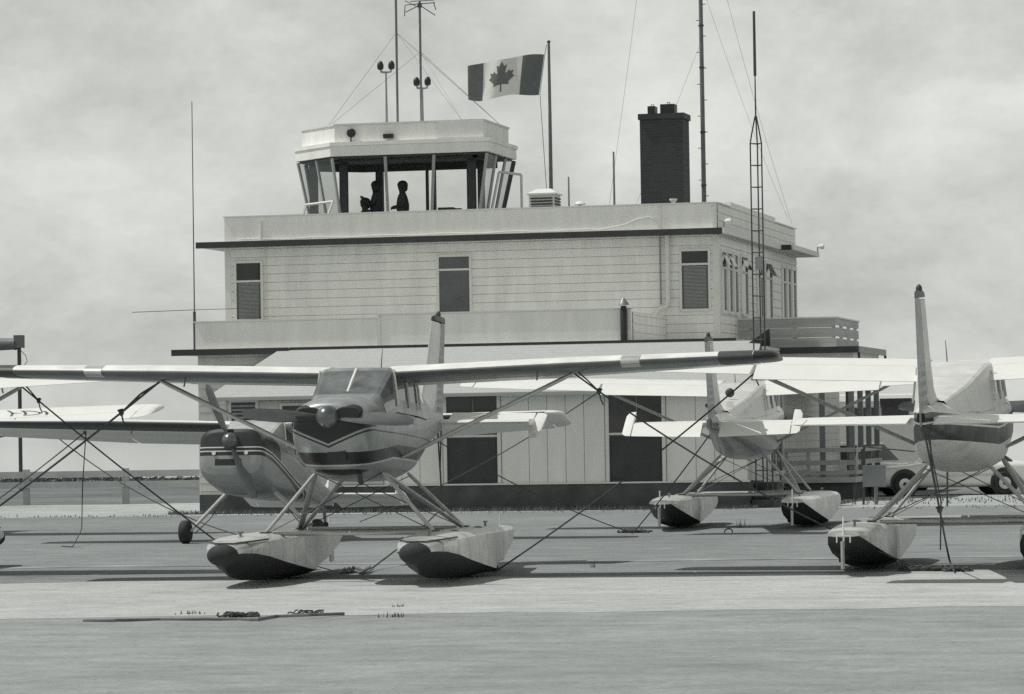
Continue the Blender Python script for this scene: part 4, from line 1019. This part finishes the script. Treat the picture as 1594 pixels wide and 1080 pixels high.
def wire(name, label, a, b, sag=.15, r=.006):
    a, b = Vector(a), Vector(b); pts = [a.lerp(b, i/12) - Vector((0, 0, sag*4*(i/12)*(1-i/12))) for i in range(13)]
    return tag(MB().tube(pts, r*.7, 4).build(name, M_steel), label, 'wire')
RM = onY(1096, 315, 93).x
wire('guy_wire', 'long guy wire crossing the sky left of the thick roof mast', (RM-1.6, 93.2, 14.2), (-19.0, 93.4, 6.9), .1)
wire('guy_wire', 'short guy wire from the roof mast down towards the chimney', (RM, 93, 12.0), (-18.3, 93.8, 7.6), .05)
wire('guy_wire', 'guy wire from roof mast sloping right behind the lattice mast', (RM, 93, 13.6), (-14.7, 97.5, 7.5), .2)
wire('guy_wire', 'outer guy wire sloping right to the far roof corner', (RM+.25, 93, 15.0), (-14.9, 99.5, 7.5), .3)

# ------------------------------------------------------------------ left background: fence, lamp pole, shed
fx0, fx1 = -70.0, -29.8
fc = empty('plank_fence', (0, 0, 0)); tag(fc, 'low white two rail plank fence on grass at the left', 'fence')
FY = 94.2
xs = sorted([-32.75 - 2.9*i for i in range(13)] + [-29.9])
for x_ in xs: MB().box(x_-.085, x_+.085, FY, FY+.12, 0, .98).build('fence_post', M_fence, fc)
for za, zb in ((.74, .92), (.46, .63)):
    for i in range(len(xs)-1):
        a, b = xs[i], xs[i+1]; MB().box(a+.004, b-.004, FY-.04, FY-.003, za, zb).build('fence_rail', M_fence, fc)
lp = empty('beacon_pole', (0, 0, 0)); tag(lp, 'slim pole carrying a drum shaped beacon lamp, far left beyond the fence', 'beacon')
MB().tube([(-44.83, 118, 0), (-44.83, 118, 5.0)], .07, 10).build('pole', M_whip, lp, True)
bc = MB(); bc.lathe([(.05, -.75), (.22, -.72), (.20, -.1), (.22, .0), (.05, .03)], (-44.95, 118, 5.12), 'X', 16); bc.build('beacon_drum', M_mast, lp, 40)
MB().box(-44.98, -44.68, 117.85, 118.15, 4.98, 5.42).build('bracket_box', M_mast, lp)
MB().tube([(-44.75, 117.9, 4.9), (-44.55, 117.9, 4.7), (-44.5, 117.9, 4.5), (-44.75, 117.9, 4.2)], .012, 5).build('lead_wire', M_whip, lp)
sh = empty('shed', (-35.3, 128, 0)); tag(sh, 'small dark flat roofed shed in the distance beyond the fence', 'shed')
MB().box(-.75, .75, 0, 1.2, 0, .72).build('wall', M_dark, sh); MB().box(-.85, .85, -.1, 1.3, .722, .80).build('roof', M_steel, sh); MB().box(-.2, .2, -.03, -.002, 0, .6).build('door', M_black, sh)

# ------------------------------------------------------------------ right background: cars, camper, notice board
def car(name, label, loc, rz, paint_m):
    root = empty(name, loc, rz); tag(root, label, 'car', 'cars parked beyond the apron')
    rg_ = [(-2.10,.34,.56,.62),(-2.06,.26,.66,.72),(-1.9,.22,.74,.79),(-1.2,.20,.80,.82),(-.75,.20,.86,.83),(.2,.20,.88,.83),(1.2,.20,.87,.83),(1.75,.22,.86,.81),(2.0,.28,.82,.76),(2.08,.36,.72,.68)]
    body = MB().loft([superring(y, zb, zt, hw, 5.0, 32) for y, zb, zt, hw in rg_]).build('body', paint_m, root, 35)
    gl = [(-.82,.80,.84,.70,.60),(-.30,.80,1.30,.72,.58),(-.2,.80,1.35,.72,.58),(.75,.80,1.37,.72,.58),(.95,.80,1.33,.72,.57),(1.55,.80,.90,.70,.58)]
    cr = [cabin_ring(*c) for c in gl]; n = len(cr[0]); vv = [Vector(p) for r in cr for p in r]; sh_, wi = MB(), MB()
    for i in range(len(cr)-1):
        for k in range(n-1):
            q = [vv[i*n+k], vv[i*n+k+1], vv[(i+1)*n+k+1], vv[(i+1)*n+k]]
            side = (k in (1, 2, 3, 4) or n-2-k in (1, 2, 3, 4)) and i in (2, 3); ws = i in (0, 4) and 2 <= k <= n-4
            (wi if side or ws else sh_).add(q, [(0,1,2,3)])
    sh_.build('roof', paint_m, root, 30); wi.build('window_glass', M_glassdark, root)
    for y in (-1.32, 1.28):
        for s in (-1, 1):
            MB().lathe([(.02, -.002), (.36, -.002), (.37, .0), (.36, .002), (.02, .002)], (s*.832, y, .33), 'X', 24).build('wheel_arch', M_black, root, 30)
            wh = empty('wheel', (s*.79, y, .30)); wh.parent = root
            MB().lathe([(.19, -.08), (.27, -.085), (.30, -.05), (.30, .05), (.27, .085), (.19, .08)], (0,0,0), 'X', 24).build('tyre', M_rubber, wh, 40)
            MB().lathe([(.02, -.075), (.12, -.088), (.20, -.07), (.20, .07), (.12, .088), (.02, .075)], (0,0,0), 'X', 20).build('wheel_trim', M_chrome, wh, 30)
    for s in (-1, 1): MB().lathe([(.10, 0), (.09, -.03), (.02, -.035)], (s*.55, -2.055, .56), 'Y', 14).build('headlight', M_chrome, root, True)
    MB().box(-.80, .80, -2.17, -2.10, .34, .45).build('bumper', M_chrome, root); MB().box(-.36, .36, -2.10, -2.068, .50, .64).build('grille', M_black, root)
    MB().box(.838, .85, -1.0, 1.0, .50, .53).build('side_trim', M_chrome, root); MB().box(-.85, -.838, -1.0, 1.0, .50, .53).build('side_trim', M_chrome, root)
    return root
cr0 = car('parked_car', 'white saloon car with pale wheel trims parked behind the right floatplane', (-10.0, 93.35, .006), R(-72), M_carwhite)
cr1 = copy_tree(cr0); cr1.location = (-13.15, 100.8, .0); cr1.rotation_euler.z = R(60); tag(cr1, 'white car half hidden farther back, only roof and windscreen above the notice board')
cv = empty('camper_van', (-13.35, 108, 0), R(10)); tag(cv, 'tall white camper van with dark side windows and raised awning behind the cars', 'van')
MB().loft([[(x, y*k, z) for x, y in ((-2.1,-1.0),(2.1,-1.0),(2.1,1.0),(-2.1,1.0))] for z, k in ((.45, 1), (2.55, 1), (2.72, .9), (2.76, .7))]).build('body', M_carwhite, cv, False)
for x0, x1 in ((-1.3, -.45), (-.25, .55)):
    w_ = MB(); w_.box(x0-.06, x1+.06, -1.03, -1.002, 1.95, 2.40); wf = w_.build('window', M_trim, cv); MB().box(x0, x1, -1.05, -1.032, 2.0, 2.35).build('pane', M_glassdark, wf)
MB().add([(-.3,-1.01,2.62),(.65,-1.01,2.62),(.65,-1.45,2.35),(-.3,-1.45,2.35)], [(0,1,2,3),(3,2,1,0)]).build('awning', M_black, cv)
for x_ in (-1.4, 1.4):
    MB().lathe([(.05, -.1), (.33, -.1), (.36, 0), (.33, .1), (.05, .1)], (x_, -.9, .36), 'Y', 20).build('wheel', M_rubber, cv, 40)
nb = empty('notice_board', (0, 0, 0)); tag(nb, 'blank grey box board on two thin posts beside the white car', 'sign')
MB().tube([(-10.90, 83.2, 0), (-10.86, 83.2, 1.38)], .028, 6).build('post', M_whip, nb); MB().tube([(-10.62, 83.3, 0), (-10.60, 83.3, .85)], .04, 6).build('post', M_post, nb)
MB().box(-10.88, -10.36, 83.0, 83.16, .42, .92).build('board', M_post, nb); MB().tube([(-10.95, 83.18, 1.36), (-9.7, 83.3, 1.22)], .018, 6).build('bar', M_whip, nb); MB().box(-10.93, -10.83, 83.12, 83.19, .95, 1.30).build('bracket', M_dark, nb)
tag(MB().tube([(-8.72, 80.95, 0), (-8.70, 80.95, .86)], .022, 6).build('stake', M_whip), 'thin dark stake in the gravel in front of the white car', 'stake')

# ------------------------------------------------------------------ vegetation that reads as a mass, and a few weeds
rnd = random.Random(11)
M_bush = mat('dry_bush_leaves', .15, .9, 0, .4, 3.0)
bu = MB()
for i in range(9000):
    t = rnd.random(); x_ = lerp(-75, 6, t); y_ = 134 + rnd.gauss(0, 3) ; hh = .5*(.25 + .5*abs(math.sin(x_*.55)*math.sin(x_*.17+1))) * rnd.random()
    c = Vector((x_, y_, hh)); a = Vector((rnd.uniform(-1,1), rnd.uniform(-1,1), rnd.uniform(-.4,1))).normalized()*.16; b = a.cross(Vector((rnd.random(), rnd.random(), rnd.random()))).normalized()*.07
    bu.add([c-a, c+b, c+a, c-b], [(0,1,2,3)])
tag(bu.build('undergrowth', M_bush), kind='stuff')
M_gr = mat('dry_grass_blades', .13, .9, 0, .35, 3.0)
gb = MB()
def blade(mb, x, y, h, w=.012, z=0):
    a = rnd.uniform(0, 6.28); dx, dy = math.cos(a), math.sin(a); l = rnd.uniform(.1, .5)*h
    mb.add([(x-dy*w, y+dx*w, z), (x+dy*w, y-dx*w, z), (x+dx*l, y+dy*l, z+h)], [(0,1,2)])
for i in range(5200): blade(gb, rnd.uniform(-27, -13), rnd.gauss(80.8, .15), rnd.uniform(.03, .13))
for i in range(500): blade(gb, rnd.uniform(-14, -4), 83 + rnd.random()*7, rnd.uniform(.03, .10), .02)
for i in range(900): blade(gb, rnd.uniform(-40, 4), 79.5 + rnd.gauss(0, .6), rnd.uniform(.02, .06), .02)
tag(gb.build('grass_verge', M_gr), kind='stuff')
def weed(label, u, v, h, n=26, sp=.09):
    p = onZ(u, v); w = MB()
    for i in range(n): blade(w, p.x + rnd.gauss(0, sp), p.y + rnd.gauss(0, sp), h*rnd.uniform(.5, 1.1), .008, .008)
    o = w.build('weed', M_gr); tag(o, label, 'weed', 'weeds in the apron cracks'); return o
weed('small dry weed tuft on the kerb line above the left end of the loose cable', 300, 957, .05)
weed('weed tuft on the edge of the pale strip, right of the loose cable', 615, 962, .06)
weed('tiny weed just above the other weed near the picture middle', 622, 946, .04, 14, .05)
weed('spiky weed on the asphalt between the two floats of the rear floatplane', 1157, 822, .20, 14, .06)
weed('thin weed stalks left of the dark tied float at the right', 925, 884, .12, 6, .05)

# ------------------------------------------------------------------ ropes, chains and the loose cable
def W(root, key):
    M = Matrix.Translation(root.location) @ Matrix.Rotation(root.rotation_euler.z, 4, 'Z'); return M @ Vector(root[key])
def rope(label, pts, sag=.12, r=.016, knot=None, nm='tie_down_rope', m_=None):
    r *= .72
    pts = [Vector(p) for p in pts]; out = []
    for i in range(len(pts)-1):
        a, b = pts[i], pts[i+1]; L = (b-a).length
        for k in range(14):
            t = k/14; out.append(a.lerp(b, t) - Vector((0, 0, sag*(L/6)*4*t*(1-t) if not (a.z < .1 and b.z < .1) else 0)))
    out.append(pts[-1]); mb = MB().tube(out, r, 6)
    if knot is not None:
        for t in (knot if isinstance(knot, (list, tuple)) else [knot]):
            q = pts[0].lerp(pts[-1], t) if len(pts) == 2 else pts[1]
            q = min(out, key=lambda w: (w-q).length)
            mb.ball(q, r*2.6, r*2.3, r*3.4, 8, 6); mb.tube([q + Vector((r*3, 0, r*2)), q + Vector((0, -r*3, 0)), q + Vector((-r*3, 0, r*2)), q + Vector((0, r*3, r*3)), q + Vector((r*3, 0, r*2))], r*.9, 6)
            mb.tube([q, q + Vector((.02, 0, -.10)), q + Vector((.05, .01, -.17))], r*.8, 5)
        a, b = out[0], q; off = Vector((0, 0, .05)); mb.tube([a + Vector((.05, 0, .02)), a.lerp(b, .5) + off*.8, b], r*.9, 6)
    return tag(mb.build(nm, m_ or M_rope, None, True), label, 'rope', 'tie-down ropes of the aircraft')
rope('rope from the dark nosed floatplane wing on the right down to the right floatplane', [W(A_, 'tie_r'), onZ(1440, 888, .03)], .22, .017, .09)
rope('rope from the dark nosed floatplane left wing sloping out of the picture', [W(A_, 'tie_l'), onZ(-150, 893, .02)], .06, .02, .13)
rope('long rope from the right floatplane left wing down to the chain beside the front float', [W(D_, 'tie_r'), onZ(772, 889, .03)], .12, .017, .035)
rope('rope from the rear floatplane left wing passing behind the front aircraft tail', [W(C_, 'tie_r'), onZ(560, 812, .02)], .12, .014)
rope('slack rope from striped aeroplane right wing to the knot pile on asphalt', [W(B_, 'tie_r'), onZ(985, 830, .03)], .2, .014)
rope('rope from the rear floatplane tail down to the knot pile on the asphalt', [W(C_, 'tail') + Vector((-.03, 0, -.06)), onZ(985, 830, .03)], .1, .016)
rope('rope from the far left wing strut crossing towards the front left float', [W(E_, 'tie_l'), onZ(400, 889, .02)], .06, .016, .10)
rope('slack rope below the striped wing ending near the dark wheel', [W(F_, 'tie_l'), onZ(390, 838, .02)], .25, .015)
rope('rope from the striped aeroplane left wing running out of the picture left', [W(B_, 'tie_l') + Vector((-.55, 0, .02)), onZ(-90, 836, .02)], .06, .015, .01)
pb = W(B_, 'tie_l') + Vector((-.55, 0, .02)); gz = onZ(124, 846, .02)
rope('loose rope hanging straight down from the striped wing with its end on the ground', [pb + Vector((.02, 0, 0)), pb + Vector((-.02, -.1, -.9)), gz + Vector((.04, 0, .25)), onZ(113, 851, .02), onZ(96, 850, .02)], .02, .014)
ta = W(A_, 'tail')
rope('rope with chain hanging from the front floatplane tail to the rings between its floats', [ta, onZ(690, 868) + Vector((0, 0, .75)), onZ(592, 886) + Vector((0, 0, .10)), onZ(560, 893, .03)], .05, .017, .9)
rope('thin pale rope from the left front float to the rings', [onZ(487, 893) + Vector((0, 0, .12)), onZ(540, 893, .03)], .04, .010, None, 'tie_down_rope', M_steel)
td = W(D_, 'tail')
rope('doubled dark rope from the right floatplane tail ending in a ground knot', [td + Vector((.02, 0, -.05)), td + Vector((.12, .5, -.95)), onZ(1478, 885) + Vector((0, 0, .12)), onZ(1486, 890, .03)], .03, .018, .9)
rope('short loose end of rope hanging beside the right floatplane tail rope', [td + Vector((.05, 0, -.05)), td + Vector((.16, .3, -.85)), td + Vector((.14, .32, -1.42))], .0, .014)
def chain(label, pts, r=.035, t=.010, m_=None):
    mb = MB(); pts = [Vector(p) for p in pts]; n = int(sum((pts[i+1]-pts[i]).length for i in range(len(pts)-1))/(r*1.7)); k = 0
    for i in range(len(pts)-1):
        L = (pts[i+1]-pts[i]).length; q = max(1, int(L/(r*1.7))); d = (pts[i+1]-pts[i]).normalized(); sd = d.cross(Vector((0,0,1))).normalized()
        for j in range(q):
            c = pts[i].lerp(pts[i+1], j/q) + Vector((0, 0, .01)); e = sd if k % 2 else (sd*.4 + Vector((0,0,.9))); k += 1
            mb.tube([c + d*(r*math.cos(a)*1.2) + e*(r*.8*math.sin(a)) for a in [2*math.pi*z/10 for z in range(11)]], t, 5, False)
    return tag(mb.build('chain', m_ or M_whip, None, True), label, 'chain', 'tie-down chains on the ground')
z_ = Vector((0, 0, .03))
chain('loose chain with pale rings on the ground between the two front floats', [onZ(535, 894)+z_, onZ(552, 891)+z_, onZ(566, 895)+z_, onZ(576, 890)+z_], .06, .014, M_steel)
chain('heap of dark chain against the front floatplane right float', [onZ(742, 891)+z_, onZ(752, 887)+z_*1.6, onZ(760, 891)+z_, onZ(766, 886)+z_*2, onZ(772, 890)+z_, onZ(758, 888)+z_*3, onZ(748, 889)+z_*2], .05, .016)
def heap(label, u, v, w, n, r=.018):
    mb = MB(); c = onZ(u, v); rn = random.Random(u)
    for k in range(n):
        a0 = rn.uniform(0, 6.3); R1, R2 = rn.uniform(.4, 1)*w, rn.uniform(.15, .4)*w; zz = r + rn.uniform(0, .035); cx = rn.uniform(-.5, .5)*w
        mb.tube([c + Vector((cx + R1*math.cos(a)*1.0, R2*math.sin(a) + rn.uniform(-.03, .03), zz + .02*math.sin(3*a))) for a in [a0 + 5.4*z/14 for z in range(15)]], r, 6)
    return tag(mb.build('rope_heap', M_rope, None, True), label, 'rope', 'rope heaps on the ground')
heap('dark knotted rope heap on asphalt left of the rear floatplane', 985, 830, .26, 6)
heap('dark heap of knotted rope on the ground below the right floatplane tail rope', 1448, 890, .30, 6, .022)
heap('small knot of dark rope at the end of the tail rope, right edge', 1492, 891, .16, 4, .02)
cbp = [onZ(130, 966, .02), onZ(180, 965, .03), onZ(250, 964, .02), onZ(320, 963, .03), onZ(370, 964, .02), onZ(400, 964, .03), onZ(430, 959, .03), onZ(480, 957, .05), onZ(535, 955, .03)]
tag(MB().tube(cbp, .016, 8).build('loose_cable', M_mast, None, True), 'long grey cable lying straight on the edge of the pale strip in the foreground', 'cable')
heap('coiled tangle of dark rope on the loose cable in the foreground', 382, 962, .26, 6, .011)
heap('flat scrap of dark rope near the right end of the loose cable', 480, 957, .16, 3, .008)
rr0 = onZ(1134, 831, .02)
tag(MB().tube([rr0 + Vector((.07*math.cos(a), .07*math.sin(a)*.5, .04 + .05*math.sin(a))) for a in [z*.45 for z in range(15)]], .012, 6).build('ground_ring', M_whip, None, True), 'small iron mooring ring set in the asphalt below the rear floatplane', 'ring')
